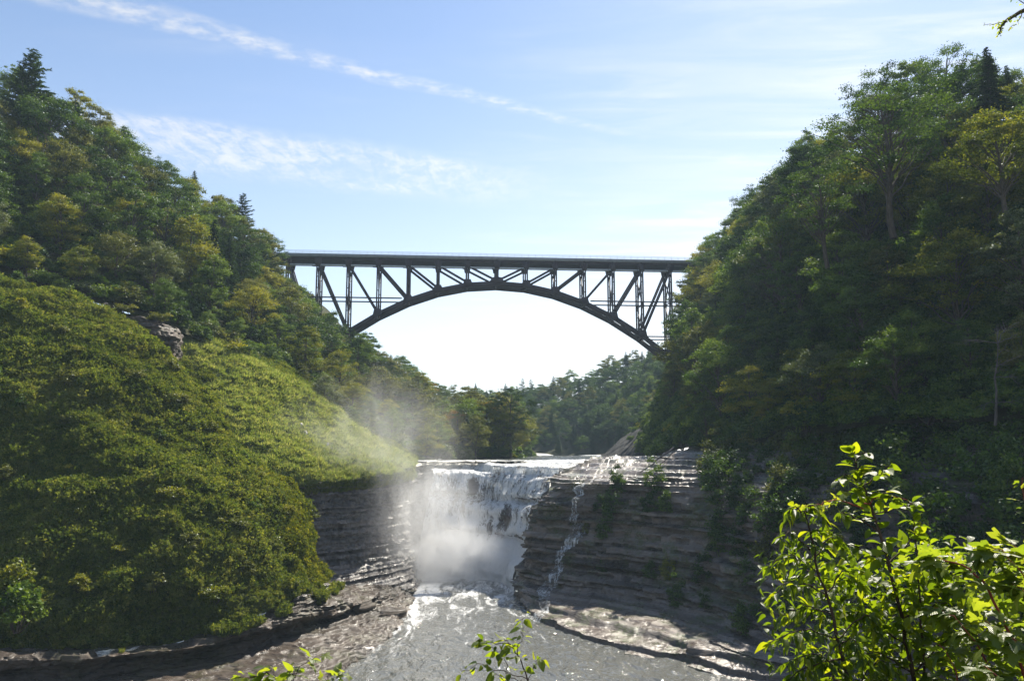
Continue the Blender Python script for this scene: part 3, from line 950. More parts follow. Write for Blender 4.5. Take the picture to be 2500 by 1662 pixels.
    # long horizontal struts tying the tall posts
    for s in (-1, 1):
        for a, c, z in ((-8.5, -3.2, 82.0), (3.2, 8.5, 82.0), (5.1, 8.2, 68.6), (-8.2, -5.1, 68.6)):
            b = MB(); b.beam((a * PN, s * VT, z), (c * PN, s * VT, z), 0.42, 0.45); part('strut', b, M_STEEL)
    # footing under each spring of the arch
    for sx in (-1, 1):
        for s in (-1, 1):
            b = MB(); b.beam((sx * 6.0 * PN, s * VT, 62.2), (sx * 6.45 * PN, s * VT, 55.0), 3.0, 3.0); part('footing', b, M_CONC)
    # light frame standing at the left end of the deck
    b = MB()
    for dx in (0, 0.9):
        b.beam((-7.35 * PN + dx, -4.6, DECK), (-7.35 * PN + dx, -4.6, DECK + 2.9), 0.14, 0.14)
    for z in (1.0, 1.7, 2.8):
        b.beam((-7.35 * PN, -4.6, DECK + z), (-7.35 * PN + 0.9, -4.6, DECK + z), 0.10, 0.10)
    part('gate_frame', b, M_GALV)
    return root


build_bridge()

# ------------------------------------------------------------------ plant builders
def kites(C, T, Wd, L, W):
    """one four-cornered leaf per row: centre C, long axis T, width axis Wd"""
    n = len(C)
    V = np.empty((n, 4, 3))
    L = np.broadcast_to(np.asarray(L, float), (n,))[:, None]
    W = np.broadcast_to(np.asarray(W, float), (n,))[:, None]
    V[:, 0] = C - T * L * 0.5
    V[:, 1] = C + Wd * W * 0.5 - T * L * 0.06
    V[:, 2] = C + T * L * 0.5
    V[:, 3] = C - Wd * W * 0.5 - T * L * 0.06
    return V.reshape(-1, 3), np.arange(n * 4).reshape(-1, 4)


def unit(v):
    return v / (np.linalg.norm(v, axis=-1, keepdims=True) + 1e-9)


def leaves_around(r, centers, rad, per, size, up=0.5, squash=0.75):
    """clumps of leaves: about per leaves thrown loosely around every centre, more in the large clumps"""
    w = (rad / rad.mean()) ** 2
    k = np.repeat(np.arange(len(centers)), np.maximum(12, (per * w / w.mean()).astype(int)))
    n = len(k)
    D = unit(r.normal(size=(n, 3)))
    D[:, 2] = np.abs(D[:, 2]) * 0.6 + D[:, 2] * 0.4
    rr = rad[k][:, None] * (0.30 + 0.42 * np.abs(r.normal(size=(n, 1))) + 0.25 * r.random((n, 1)))
    sq = np.array([1, 1, squash])
    P = centers[k] + D * rr * sq + r.normal(0, 0.10, (n, 3)) * rad[k][:, None]
    nor = unit(D * 0.6 + np.array([0, 0, up]) + 0.75 * r.normal(size=D.shape))
    T = unit(np.cross(nor, r.normal(size=D.shape)))
    T[:, 2] -= 0.25
    T = unit(T)
    Wd = unit(np.cross(nor, T))
    sz = size * r.uniform(0.6, 1.4, n)
    V, Q = kites(P, T, Wd, sz, sz * 0.72)
    tint = np.repeat(r.normal(0, 0.5, len(centers))[k] + r.normal(0, 0.55, n), 4)
    return V, Q, tint


def limb(r, a, b, n=6, wob=0.08, sag=0.0):
    a, b = np.asarray(a, float), np.asarray(b, float)
    t = np.linspace(0, 1, n)[:, None]
    P = a + (b - a) * t
    Lg = np.linalg.norm(b - a)
    P[1:-1] += r.normal(0, wob * Lg, (n - 2, 3)) * 0.6
    P[:, 2] += sag * Lg * (t[:, 0] * (1 - t[:, 0])) * 4
    return P


def make_broadleaf(seed, H=16.0, Rd=5.0, cb=0.28, ncl=46, per=230, leaf=0.34, rc=0.27, shape=0.8, open_=0.0):
    r = np.random.default_rng(seed)
    tb = MB()
    lean = r.normal(0, 0.04, 2)
    tr = np.array([[lean[0] * z * 1.0 + 0.25 * math.sin(z * 0.35 + seed), lean[1] * z + 0.25 * math.cos(z * 0.3 + seed), z] for z in np.linspace(-1.2, H * 0.86, 9)])
    tr[0, :2] = 0
    tb.tube(tr, np.linspace(0.022 * H, 0.004 * H, 9), 7)
    zc = H * (1 + cb) / 2
    hz = H * (1 - cb) / 2
    C, rads = [], []
    tries = 0
    while len(C) < ncl and tries < 6000:
        tries += 1
        d = unit(r.normal(size=3))
        rr = r.uniform(0.35, 1.0) ** 0.45
        env = 1 + 0.28 * math.sin(3 * math.atan2(d[1], d[0]) + seed) * (1 - abs(d[2])) + 0.15 * r.normal()
        z = d[2] * hz * rr
        w = Rd * env * rr * (1 - 0.30 * max(0, z / hz) ** 1.5 * shape) * (1 - 0.25 * max(0, -z / hz) ** 2)
        p = np.array([d[0] * w, d[1] * w, zc + z])
        p[:2] += lean * p[2]
        rad = Rd * rc * r.choice([0.55, 0.8, 1.0, 1.3, 1.6]) * r.uniform(0.85, 1.15) * (0.75 if z > hz * 0.6 else 1.0)
        if any(np.linalg.norm(p - c) < 0.62 * (rad + q) * 0.9 for c, q in zip(C, rads)): continue
        C.append(p); rads.append(rad)
    C, rads = np.array(C), np.array(rads)
    for p, q in zip(C, rads):
        if r.random() < 0.75:
            z0 = max(H * cb * 0.55, p[2] - np.linalg.norm(p[:2]) * r.uniform(0.7, 1.2) - 0.5)
            z0 = min(z0, H * 0.8)
            k = np.interp(z0, tr[:, 2], np.arange(9))
            k0 = int(k)
            a = tr[k0] + (tr[min(k0 + 1, 8)] - tr[k0]) * (k - k0)
            th = 0.0065 * H * (1 - z0 / H) + 0.02
            tb.tube(limb(r, a, p, 6, 0.05, 0.07), np.linspace(th, th * 0.25, 6), 5)
    V, Q, t = leaves_around(r, C, rads, per, leaf)
    if open_ > 0:
        keep = r.random(len(Q)) > open_
        Q = Q[keep]
        used = Q.ravel()
        V, t = V[used], t[used]
        Q = np.arange(len(used)).reshape(-1, 4)
    return tb.mesh('trunk', (M_BARK,), True), mesh_np('crown', V, Q, (LM['mid'],), False, {'tint': t})


def make_conifer(seed, H=18.0, Rd=3.6, cb=0.12, levels=26, droop=0.22, up=0.0, irreg=0.15, needle=0.42, dens=1.0, gap=0.0):
    r = np.random.default_rng(seed)
    tb = MB()
    tr = np.array([[0.10 * math.sin(z * 0.3 + seed), 0.1 * math.cos(z * 0.25 + seed), z] for z in np.linspace(-1.2, H, 9)])
    tr[0, :2] = 0
    tb.tube(tr, np.linspace(0.017 * H, 0.015, 9), 6)
    CC, TT, WW, LL = [], [], [], []
    for k in range(levels):
        f = k / (levels - 1)
        z = H * (cb + (0.985 - cb) * f ** 0.92)
        Lb = Rd * ((1 - f) ** 0.75 * 0.95 + 0.07) * (1 - 0.35 * max(0, (0.16 - f) / 0.16))
        nb = int(r.integers(5, 8)) if f < 0.9 else 4
        a0 = r.uniform(0, 6.28)
        for j in range(nb):
            if r.random() < gap: continue
            a = a0 + 6.283 * j / nb + r.normal(0, 0.25)
            L = Lb * max(0.25, 1 + r.normal(0, irreg))
            n = max(4, int(L / 0.16 * dens))
            s = np.linspace(0.12, 1, n)
            dirv = np.array([math.cos(a), math.sin(a)])
            zz = z + L * (up * s - droop * s ** 2 + (0.20 * up) * s ** 3) + r.normal(0, 0.1)
            P = np.stack([dirv[0] * L * s, dirv[1] * L * s, zz], 1)
            tb.tube(np.stack([np.r_[0, P[::max(1, n // 4), 0]], np.r_[0, P[::max(1, n // 4), 1]], np.r_[z, P[::max(1, n // 4), 2]]], 1), 0.012 * L + 0.012, 4)
            tw = 0.9 * needle * (1.25 - 0.6 * s) * (0.6 + 0.5 * (L / Rd))
            for side in (-1, 1):
                for rep in range(2):
                    lat = np.array([-dirv[1], dirv[0], 0]) * side
                    fw = np.array([dirv[0], dirv[1], -droop * 0.6])
                    T = unit(lat[None, :] * 0.75 + fw[None, :] * 0.7 + r.normal(0, 0.30, (n, 3)))
                    C = P + T * tw[:, None] * (0.45 + 0.5 * rep) + r.normal(0, 0.05, (n, 3))
                    C[:, 2] -= 0.10 * rep * tw
                    Nn = unit(np.array([0, 0, 1.0]) + r.normal(0, 0.35, (n, 3)))
                    CC.append(C); TT.append(T); WW.append(unit(np.cross(Nn, T))); LL.append(tw * 1.5 + 0.12)
    C, T, Wd, L = np.vstack(CC), np.vstack(TT), np.vstack(WW), np.hstack(LL)
    V, Q = kites(C, T, Wd, L, np.minimum(L * 0.36, 0.30))
    t = np.repeat(r.normal(0, 0.6, len(C)), 4)
    return tb.mesh('trunk', (M_BARK,), True), mesh_np('crown', V, Q, (LM['needle'],), False, {'tint': t})


def make_shrub(seed, H=2.6, Rd=1.7, ncl=20, per=130, leaf=0.24, squash=0.9, hang=0.0):
    r = np.random.default_rng(seed)
    C, rads = [], []
    for i in range(ncl):
        a = r.uniform(0, 6.28)
        q = r.random() ** 0.5
        z = H * r.uniform(0.25, 0.92) * (1 - 0.35 * q * q)
        C.append((math.cos(a) * Rd * q * 0.85, math.sin(a) * Rd * q * 0.85, z - hang * q * H))
        rads.append(Rd * r.uniform(0.25, 0.42))
    C, rads = np.array(C), np.array(rads)
    tb = MB()
    for p in C[:10]:
        tb.tube(limb(r, (0.1 * p[0], 0.1 * p[1], -0.4), p, 5, 0.06), np.linspace(0.05, 0.012, 5), 5)
    V, Q, t = leaves_around(r, C, rads, per, leaf, 0.5, squash)
    return tb.mesh('stem', (M_BARK,), True), mesh_np('foliage', V, Q, (LM['mid'],), False, {'tint': t})


def make_tuft(seed, n, H, spread, Lf, Wf, lean=0.5, kind='weed'):
    r = np.random.default_rng(seed)
    if kind == 'grass':
        a = r.uniform(0, 6.28, n)
        q = spread * r.random(n) ** 0.5
        B = np.stack([np.cos(a) * q, np.sin(a) * q, np.zeros(n)], 1)
        T = unit(np.stack([np.cos(a) * lean * r.random(n), np.sin(a) * lean * r.random(n), np.ones(n)], 1) + r.normal(0, 0.22, (n, 3)))
        L = H * r.uniform(0.5, 1.1, n)
        C = B + T * (L * 0.45)[:, None]
        Wd = unit(np.cross(T, r.normal(size=(n, 3))))
        V, Q = kites(C, T, Wd, L, Wf)
    else:
        ns = max(3, n // 12)
        CC = []
        for k in range(ns):
            a = r.uniform(0, 6.28); q = spread * r.random() ** 0.5
            hh = H * r.uniform(0.5, 1.1)
            m = n // ns
            s = r.uniform(0.15, 1, m)
            CC.append(np.stack([math.cos(a) * q * (0.5 + 0.7 * s) + r.normal(0, 0.16, m), math.sin(a) * q * (0.5 + 0.7 * s) + r.normal(0, 0.16, m), hh * s], 1))
        C = np.vstack(CC)
        n = len(C)
        nor = unit(r.normal(0, 0.7, (n, 3)) + np.array([0, 0, 0.8]))
        T = unit(np.cross(nor, r.normal(size=(n, 3))) + np.array([0, 0, -0.15]))
        Wd = unit(np.cross(nor, T))
        L = Lf * r.uniform(0.6, 1.3, n)
        V, Q = kites(C, T, Wd, L, Wf)
    t = np.repeat(r.normal(0, 0.6, len(Q)), 4)
    return V, Q, t


def bare_tree(seed, H, spread, mat):
    r = np.random.default_rng(seed)
    tb, cb = MB(), MB()
    tr = limb(r, (0, 0, -1), (0.4, 0.1, H * 0.9), 8, 0.02)
    tb.tube(tr, np.linspace(0.17, 0.03, 8), 6)
    def grow(p, d, L, rad, depth):
        e = p + d * L
        cb.tube(limb(r, p, e, 5, 0.05, 0.05), np.linspace(rad, rad * 0.45, 5), 4)
        if depth == 0: return
        for k in range(int(r.integers(3, 5))):
            q = p + d * L * r.uniform(0.35, 1.0)
            nd = unit(d + r.normal(0, 0.48, 3) + np.array([0, 0, 0.10]))
            grow(q, nd, L * r.uniform(0.45, 0.75), rad * 0.5, depth - 1)
    for k in range(11):
        i = int(r.integers(2, 8))
        a = r.uniform(0, 6.28)
        grow(tr[i], unit(np.array([math.cos(a), math.sin(a), r.uniform(0.15, 0.9)])), spread * r.uniform(0.6, 1.1), 0.05, 2)
    return tb.mesh('trunk', (mat,), True), cb.mesh('branches', (mat,), True)


# ------------------------------------------------------------------ the kinds of tree, each built once
BROAD = [make_broadleaf(101, 16, 5.0, 0.20, 50, 330, leaf=0.27),
         make_broadleaf(102, 17, 4.4, 0.16, 50, 330, leaf=0.27, shape=1.0),
         make_broadleaf(103, 15, 5.6, 0.26, 54, 310, leaf=0.27, rc=0.25),
         make_broadleaf(104, 18, 4.6, 0.22, 52, 310, leaf=0.27, rc=0.25),
         make_broadleaf(105, 14, 4.8, 0.14, 46, 340, leaf=0.27, rc=0.29)]
OPEN = [make_broadleaf(111, 21, 6.8, 0.30, 92, 150, leaf=0.26, rc=0.165, shape=0.5, open_=0.1),
        make_broadleaf(112, 19, 6.0, 0.26, 84, 150, leaf=0.26, rc=0.17, shape=0.6, open_=0.1)]
HEML = [make_conifer(121, 18, 3.6, 0.10, 30, 0.26), make_conifer(122, 16, 3.9, 0.08, 26, 0.34, irreg=0.2)]
PINE = [make_conifer(131, 21, 4.6, 0.22, 19, 0.10, 0.30, 0.38, 0.55, 0.9, 0.16), make_conifer(132, 19, 4.0, 0.25, 16, 0.06, 0.34, 0.42, 0.55, 0.9, 0.2)]
SHRUB = [make_shrub(141), make_shrub(142, 3.0, 1.5, 20, 130), make_shrub(143, 2.2, 2.0, 22, 130)]
HANG = [make_shrub(151, 3.4, 1.7, 24, 130, 0.20, 1.3, 0.55), make_shrub(152, 4.4, 1.6, 26, 130, 0.20, 1.4, 0.5)]


def plant(name, pair, loc, scale, rz, mat=None, wide=1.0, tilt=(0, 0), parts=('trunk', 'crown')):
    e = empty(name, loc)
    e.rotation_euler = (tilt[0], tilt[1], rz)
    e.scale = (scale * wide, scale * wide, scale)
    a = obj(parts[0], pair[0], e)
    c = obj(parts[1], pair[1], e)
    if mat is not None:
        c.material_slots[0].link = 'OBJECT'
        c.material_slots[0].material = mat
    return e


CT = math.cos(R(7.88)); ST = math.sin(R(7.88))


def seen_at(p):
    """where the camera sees a point, in thousandths of the picture's width and height"""
    x, y, z = p[0], p[1], p[2] - 25.5
    d = y * CT + z * ST
    return (0.5 + x / d * 28 / 36, 0.5 - (-y * ST + z * CT) / d * 28 / 36 * 1024 / 680)


def spots(S, dist, rr, seed, jitter=True, region=None):
    """well spaced points on a lofted surface"""
    r = np.random.default_rng(seed)
    nr, nc = S.shape[:2]
    A = np.linalg.norm(np.cross(S[1:, :-1] - S[:-1, :-1], S[:-1, 1:] - S[:-1, :-1]), axis=2).ravel()
    cum = np.cumsum(A)
    n = int(cum[-1] / dist ** 2 * 5)
    k = np.searchsorted(cum, r.random(n) * cum[-1])
    i, j = k // (nc - 1), k % (nc - 1)
    a, b = r.random(n)[:, None], r.random(n)[:, None]
    P = (S[i, j] * (1 - a) + S[i + 1, j] * a) * (1 - b) + (S[i, j + 1] * (1 - a) + S[i + 1, j + 1] * a) * b
    U = np.stack([(i + a[:, 0]) / (nr - 1), (j + b[:, 0]) / (nc - 1)], 1)
    cell = {}
    keep = []
    for q in range(n):
        if region is not None and not region(P[q], U[q]): continue
        c = tuple(np.floor(P[q] / dist).astype(int))
        ok = True
        for dx in (-1, 0, 1):
            for dy in (-1, 0, 1):
                for dz in (-1, 0, 1):
                    for w in cell.get((c[0] + dx, c[1] + dy, c[2] + dz), ()):
                        if np.sum((P[q] - P[w]) ** 2) < dist * dist: ok = False; break
                    if not ok: break
                if not ok: break
            if not ok: break
        if ok:
            keep.append(q)
            cell.setdefault(c, []).append(q)
    return P[keep], U[keep]


SKYLINE = {'left': [(-0.2, -.02), (0.0, .085), (.024, .112), (.048, .122), (.088, .150), (.12, .190), (.16, .228), (.20, .240), (.224, .268), (.248, .313), (.272, .355), (.278, .385), (.286, .415), (.304, .436), (.332, .474), (.348, .490), (.372, .500), (.40, .523), (.432, .556), (.472, .568), (.51, .575), (.53, .66), (.6, .67)],
           'right': [(.62, .64), (.634, .60), (.648, .56), (.654, .50), (.660, .385), (.678, .376), (.689, .344), (.712, .306), (.746, .280), (.763, .242), (.784, .204), (.814, .172), (.844, .115), (.894, .073), (.94, .09), (1.0, .083), (1.2, .03)]}


def fit_height(p, s, hill):
    """height of a tree kept to the forest edge seen against the sky"""
    k = np.array(SKYLINE[hill])
    for _ in range(12):
        ok = True
        for dx, hz in ((0, 16.8), (-4.6, 11), (4.6, 11), (3.2, 13.5)):
            u, v = seen_at(p + np.array([dx * s, 0, hz * s]))
            if v < np.interp(u, k[:, 0], k[:, 1]) - 0.004: ok = False
        if ok: return s
        s *= 0.93
    return s


TREES = []        # every single tree: dict(kind, colour, pos, scale ...)


def in_view(p, m=0.08):
    if p[1] < 20: return False
    u, v = seen_at(p)
    return -m < u < 1 + m and -0.25 < v < 1.1


def pick(r, table):
    x = r.random() * sum(w for _, w in table)
    for k, w in table:
        x -= w
        if x <= 0: return k
    return table[-1][0]


def woods(S, dist, seed, hill, table_of, size_of, region=None):
    r = np.random.default_rng(seed + 1)
    P, U = spots(S, dist, None, seed, region=region)
    for p, u in zip(P, U):
        h = size_of(p, u, r)
        top = p + np.array([0, 0, 12 * h])
        if not (in_view(p, 0.05) or in_view(top, 0.05)): continue
        sz = fit_height(p, h * r.uniform(0.70, 1.30), hill)
        if sz < 0.36: continue
        TREES.append(dict(kind=pick(r, table_of(p, u)), pos=p, u=u, scale=sz, rz=r.uniform(0, 6.28), wide=r.uniform(0.88, 1.15), hill=hill))


def left_table(p, u):
    t, c = u
    if c > 0.72: return [('mid', 4), ('yellow', 3.2), ('olive', 2.6), ('gold', 0.45), ('dark', 1.6), ('needle', 0.5)]
    if t < 0.22: return [('mid', 4), ('yellow', 2.8), ('silver', 2.6), ('olive', 2), ('dark', 1)]
    if t < 0.5: return [('dark', 3), ('olive', 3.2), ('mid', 2.4), ('needle', 1.6), ('yellow', 1.6), ('gold', .3)]
    return [('dark', 2.6), ('olive', 2.4), ('mid', 2.4), ('needle', 0.8), ('pine', 0.9), ('yellow', 1.2), ('open', 1.0)]


def left_size(p, u, r):
    t, c = u
    s = 1.0
    if t < 0.10: s = 0.55
    elif t < 0.22: s = 0.75
    if c > 0.8: s = max(s, 0.85) * 1.05
    return s


def right_table(p, u):
    t, c = u
    if c < 0.30: return [('mid', 3), ('yellow', 2.6), ('dark', 3), ('olive', 2), ('silver', 0.8)]
    return [('dark', 1.0), ('mid', 3.8), ('olive', 2.0), ('gold', 0.4), ('yellow', 3.2), ('silver', 1.3), ('open', 1.2)]


def right_size(p, u, r):
    t, c = u
    if t < 0.10: return 0.62
    return 0.95 if t < 0.4 else 1.08


woods(LH, 8.0, 201, 'left', left_table, left_size, region=lambda p, u: u[0] < 0.84 and p[1] < 372)
woods(RH, 7.5, 202, 'right', right_table, right_size, region=lambda p, u: u[0] < 0.86 and p[1] < 345 and not (u[1] < 0.07 and u[0] < 0.34) and not (u[1] < 0.20 and u[0] < 0.20))

# trees the photograph shows singly, set by hand
def own(kind, pos, scale, label, proto=None, wide=1.0, hill='own', group=None, z_off=0.0):
    TREES.append(dict(kind=kind, pos=np.array(pos, float), u=(0, 0), scale=scale, rz=random.uniform(0, 6.28), wide=wide, hill=hill, label=label, proto=proto, group=group))


def on(S, px_like):
    """ground point of a surface nearest to a plan position"""
    d = (S[..., 0] - px_like[0]) ** 2 + (S[..., 1] - px_like[1]) ** 2
    k = np.unravel_index(np.argmin(d), d.shape)
    return S[k]


own('pine', on(LH, (-121, 190)), 1.25, 'tall ragged pine rising above the skyline at the top left corner', 0, 1.05)
own('pine', on(LH, (-113, 196)), 1.0, 'shorter dark pine standing out on the skyline beside the corner pine', 1)
own('pine', on(LH, (-86, 247)), 1.05, 'twin topped pine on the left skyline, upper of the two above the bridge', 0, 0.95)
own('pine', on(LH, (-80, 252)), 0.95, 'broad pine with flat boughs on the left skyline just above the bridge end', 1, 1.15)
own('open', on(LH, (-84, 272)), 0.80, 'airy leafy tree on the skyline against the left end of the bridge deck', 1, 1.05)
own('pine', on(LH, (-46, 322)), 0.72, 'small feathery pine poking up just below the left foot of the arch', 1, 0.9)
own('open', on(LH, (-33, 318)), 0.85, 'thin upright tree with a bare top under the left half of the arch', 1, 0.6)
own('open', on(LH, (5, 258)), 1.12, 'big spreading dark limbed tree at the river end of the left bank', 0, 0.95)
own('yellow', on(LH, (-7, 250)), 1.08, 'round yellow-green tree beside the big dark limbed tree on the left bank', 0)
own('gold', on(LH, (-18, 262)), 0.95, 'orange tinged maple glowing among green trees above the upper river', 2)
own('open', (65.00,132.00,62.89), 1.28, 'tall open crowned tree highest on the right skyline with black limbs showing', 0, 1.05)
own('open', (56.75,140.00,59.09), 1.05, 'lacy tree with dark forking limbs lower on the right skyline', 1, 1.0)
own('needle', (88.59,140.00,83.01), 0.95, 'dark pointed spruce rising behind golden crowns in the top right corner', 0, 1.1)
own('needle', (98.61,150.00,89.66), 0.75, 'smaller thin spruce right of the pointed spruce in the top right corner', 1, 1.0)
own('yellow', (71.97,112.00,59.68), 1.0, 'yellow-green maple spreading below the spruces at the right edge', 2, 1.2)
own('open', (64.36,262.00,74.34), 0.95, 'dark airy tree standing against the sky at the right end of the bridge', 1, 1.05)
own('yellow', (45.05,196.00,28.98), 0.72, 'pale yellow-green tree low on the right slope just above the shale cliff', 4, 1.1)

NAMES = {'dark': 'broadleaf_tree', 'mid': 'broadleaf_tree', 'yellow': 'broadleaf_tree', 'olive': 'broadleaf_tree', 'gold': 'broadleaf_tree',
         'silver': 'broadleaf_tree', 'open': 'broadleaf_tree', 'needle': 'hemlock_tree', 'pine': 'pine_tree'}
WORDS = {'dark': 'dark green leafy trees', 'mid': 'fresh green leafy trees', 'yellow': 'yellow-green leafy trees', 'olive': 'olive green leafy trees',
         'gold': 'golden leafy trees', 'silver': 'silvery green leafy trees', 'open': 'airy leafy trees', 'needle': 'dark hemlocks', 'pine': 'ragged pines'}
ORD = ['leftmost', 'second from left', 'third from left', 'fourth from left', 'fifth from left', 'sixth from left', 'seventh from left', 'eighth from left',
       'ninth from left', 'tenth from left', 'eleventh from left', 'twelfth from left', 'thirteenth from left', 'fourteenth from left', 'fifteenth from left'] + [w + ' from left' for w in ('sixteenth', 'seventeenth', 'eighteenth', 'nineteenth', 'twentieth', 'twenty-first', 'twenty-second', 'twenty-third', 'twenty-fourth', 'twenty-fifth', 'twenty-sixth', 'twenty-seventh', 'twenty-eighth', 'twenty-ninth', 'thirtieth')]


def zone(t):
    u, v = seen_at(t['pos'])
    a, c = t['u']
    band = 'low on' if a < 0.2 else ('midway up' if a < 0.42 else ('high on' if a < 0.62 else 'atop'))
    if t['hill'] == 'left':
        if u < 0.10: where = 'at left edge'
        elif u < 0.20: where = 'above grassy mound'
        elif u < 0.29: where = 'left of bridge'
        elif u < 0.36: where = "by arch's left foot"
        elif u < 0.44: where = 'above misty meadow'
        else: where = 'by upper river'
        return band + ' left hillside ' + where
    if u < 0.70: where = 'under bridge end'
    elif u < 0.78: where = 'above cliff trickle'
    elif u < 0.88: where = 'behind sapling tip'
    else: where = 'at right edge'
    return band + ' right hillside ' + where


single, rest = [], []
cnt = {}
for t in sorted(TREES, key=lambda t: -(t['scale'] / t['pos'][1]) - (9 if t['hill'] == 'own' else 0)):
    nm = 'conifer' if t['kind'] in ('needle', 'pine') else 'leafy'
    cnt[nm] = cnt.get(nm, 0) + 1
    (single if cnt[nm] <= 290 else rest).append(t)
groups = {}
for t in single:
    if t['hill'] != 'own': groups.setdefault((WORDS[t['kind']], zone(t)), []).append(t)
for (w, z), ts in groups.items():
    ts.sort(key=lambda t: seen_at(t['pos'])[0])
    for k, t in enumerate(ts):
        if len(ts) == 1: t['label'] = 'the only one of ' + w + ' ' + z
        elif len(ts) <= 30: t['label'] = (ORD[k] if k < len(ts) - 1 or len(ts) < 3 else 'rightmost') + ' of ' + w + ' ' + z
        else: t['label'] = w[:-1] + ' ' + z
        if len(ts) == 2 and k == 1: t['label'] = 'right one of two ' + w + ' ' + z
        if len(ts) == 2 and k == 0: t['label'] = 'left one of two ' + w + ' ' + z
        t['group'] = w + ' on the ' + t['hill'] + ' hillside'


def proto_of(t, r):
    k = t['kind']
    P = {'needle': HEML, 'pine': PINE, 'open': OPEN}.get(k, BROAD)
    i = t.get('proto')
    return P[i if i is not None else int(r.integers(0, len(P)))]


for t in single:
    k = t['kind']
    mat = LM['dark'] if k == 'open' else (LM['needle'] if k == 'pine' else LM[k])
    e = plant(NAMES[k], proto_of(t, rng), t['pos'], t['scale'], t['rz'], mat, t['wide'])
    tag(e, t['label'], 'tree', t.get('group'))
    t['done'] = e
print('TREES single', len(single), 'rest', len(rest), cnt)

# ------------------------------------------------------------------ masses nobody could count
def scatter(name, pts, rot, scl, idx, protos, mat, label=None):
    """one object: copies of the proto meshes on the points through a geometry node tree"""
    pc = bpy.data.collections.new(name + '_pieces')
    for k, me in enumerate(protos):
        o = bpy.data.objects.new(name + '_piece', me)
        pc.objects.link(o)
    me = bpy.data.meshes.new(name)
    me.vertices.add(len(pts))
    me.vertices.foreach_set('co', np.asarray(pts, np.float32).ravel())
    a = me.attributes.new('rot', 'FLOAT_VECTOR', 'POINT'); a.data.foreach_set('vector', np.asarray(rot, np.float32).ravel())
    a = me.attributes.new('scl', 'FLOAT', 'POINT'); a.data.foreach_set('value', np.asarray(scl, np.float32))
    a = me.attributes.new('idx', 'INT', 'POINT'); a.data.foreach_set('value', np.asarray(idx, np.int32))
    me.update()
    o = obj(name, me)
    ng = bpy.data.node_groups.new(name, 'GeometryNodeTree')
    ng.interface.new_socket('Geometry', in_out='INPUT', socket_type='NodeSocketGeometry')
    ng.interface.new_socket('Geometry', in_out='OUTPUT', socket_type='NodeSocketGeometry')
    gi, go = ng.nodes.new('NodeGroupInput'), ng.nodes.new('NodeGroupOutput')
    iop = ng.nodes.new('GeometryNodeInstanceOnPoints')
    ci = ng.nodes.new('GeometryNodeCollectionInfo')
    ci.inputs['Collection'].default_value = pc
    ci.inputs['Separate Children'].default_value = True
    ci.inputs['Reset Children'].default_value = True
    def nattr(nm, ty):
        n = ng.nodes.new('GeometryNodeInputNamedAttribute')
        n.data_type = ty
        n.inputs['Name'].default_value = nm
        return n.outputs['Attribute']
    L = ng.links
    L.new(gi.outputs[0], iop.inputs['Points'])
    L.new(ci.outputs[0], iop.inputs['Instance'])
    iop.inputs['Pick Instance'].default_value = True
    L.new(nattr('idx', 'INT'), iop.inputs['Instance Index'])
    L.new(nattr('rot', 'FLOAT_VECTOR'), iop.inputs['Rotation'])
    L.new(nattr('scl', 'FLOAT'), iop.inputs['Scale'])
    L.new(iop.outputs[0], go.inputs[0])
    md = o.modifiers.new('scatter', 'NODES')
    md.node_group = ng
    tag(o, label, None, None, 'stuff')
    return o


def dense(S, n, seed, region=None):
    r = np.random.default_rng(seed)
    nr, nc = S.shape[:2]
    A = np.linalg.norm(np.cross(S[1:, :-1] - S[:-1, :-1], S[:-1, 1:] - S[:-1, :-1]), axis=2).ravel()
    cum = np.cumsum(A)
    k = np.searchsorted(cum, r.random(n) * cum[-1])
    i, j = k // (nc - 1), k % (nc - 1)
    a, b = r.random(n)[:, None], r.random(n)[:, None]
    P = (S[i, j] * (1 - a) + S[i + 1, j] * a) * (1 - b) + (S[i, j + 1] * (1 - a) + S[i + 1, j + 1] * a) * b
    Nn = face_out(S)[i, j]
    U = np.stack([(i + a[:, 0]) / (nr - 1), (j + b[:, 0]) / (nc - 1)], 1)
    if region is not None:
        m = region(P, U, Nn)
        P, Nn, U = P[m], Nn[m], U[m]
    return P, Nn, U


def rot_from(Nn, r, upw=0.6):
    """turns +Z between the surface normal and straight up, with a random spin"""
    Z = unit(Nn * (1 - upw) + np.array([0, 0, 1.0]) * upw)
    rx = np.arcsin(np.clip(-Z[:, 1], -1, 1))
    ry = np.arctan2(Z[:, 0], Z[:, 2])
    E = np.empty((len(Z), 3))
    for k in range(len(Z)):
        q = Vector((0, 0, 1)).rotation_difference(Vector(Z[k]))
        e = (q.to_matrix() @ Matrix.Rotation(r.uniform(0, 6.283), 3, 'Z')).to_euler()
        E[k] = e
    return E


def seen_mask(P, m=0.04):
    d = P[:, 1] * CT + (P[:, 2] - 25.5) * ST
    u = 0.5 + P[:, 0] / d * 28 / 36
    v = 0.5 - (-P[:, 1] * ST + (P[:, 2] - 25.5) * CT) / d * 28 / 36 * 1024 / 680
    return (d > 5) & (u > -m) & (u < 1 + m) & (v > -m) & (v < 1 + m)


def tuft_mesh(name, mat, *a, **k):
    V, Q, t = make_tuft(*a, **k)
    return mesh_np(name, V, Q, (mat,), False, {'tint': t})


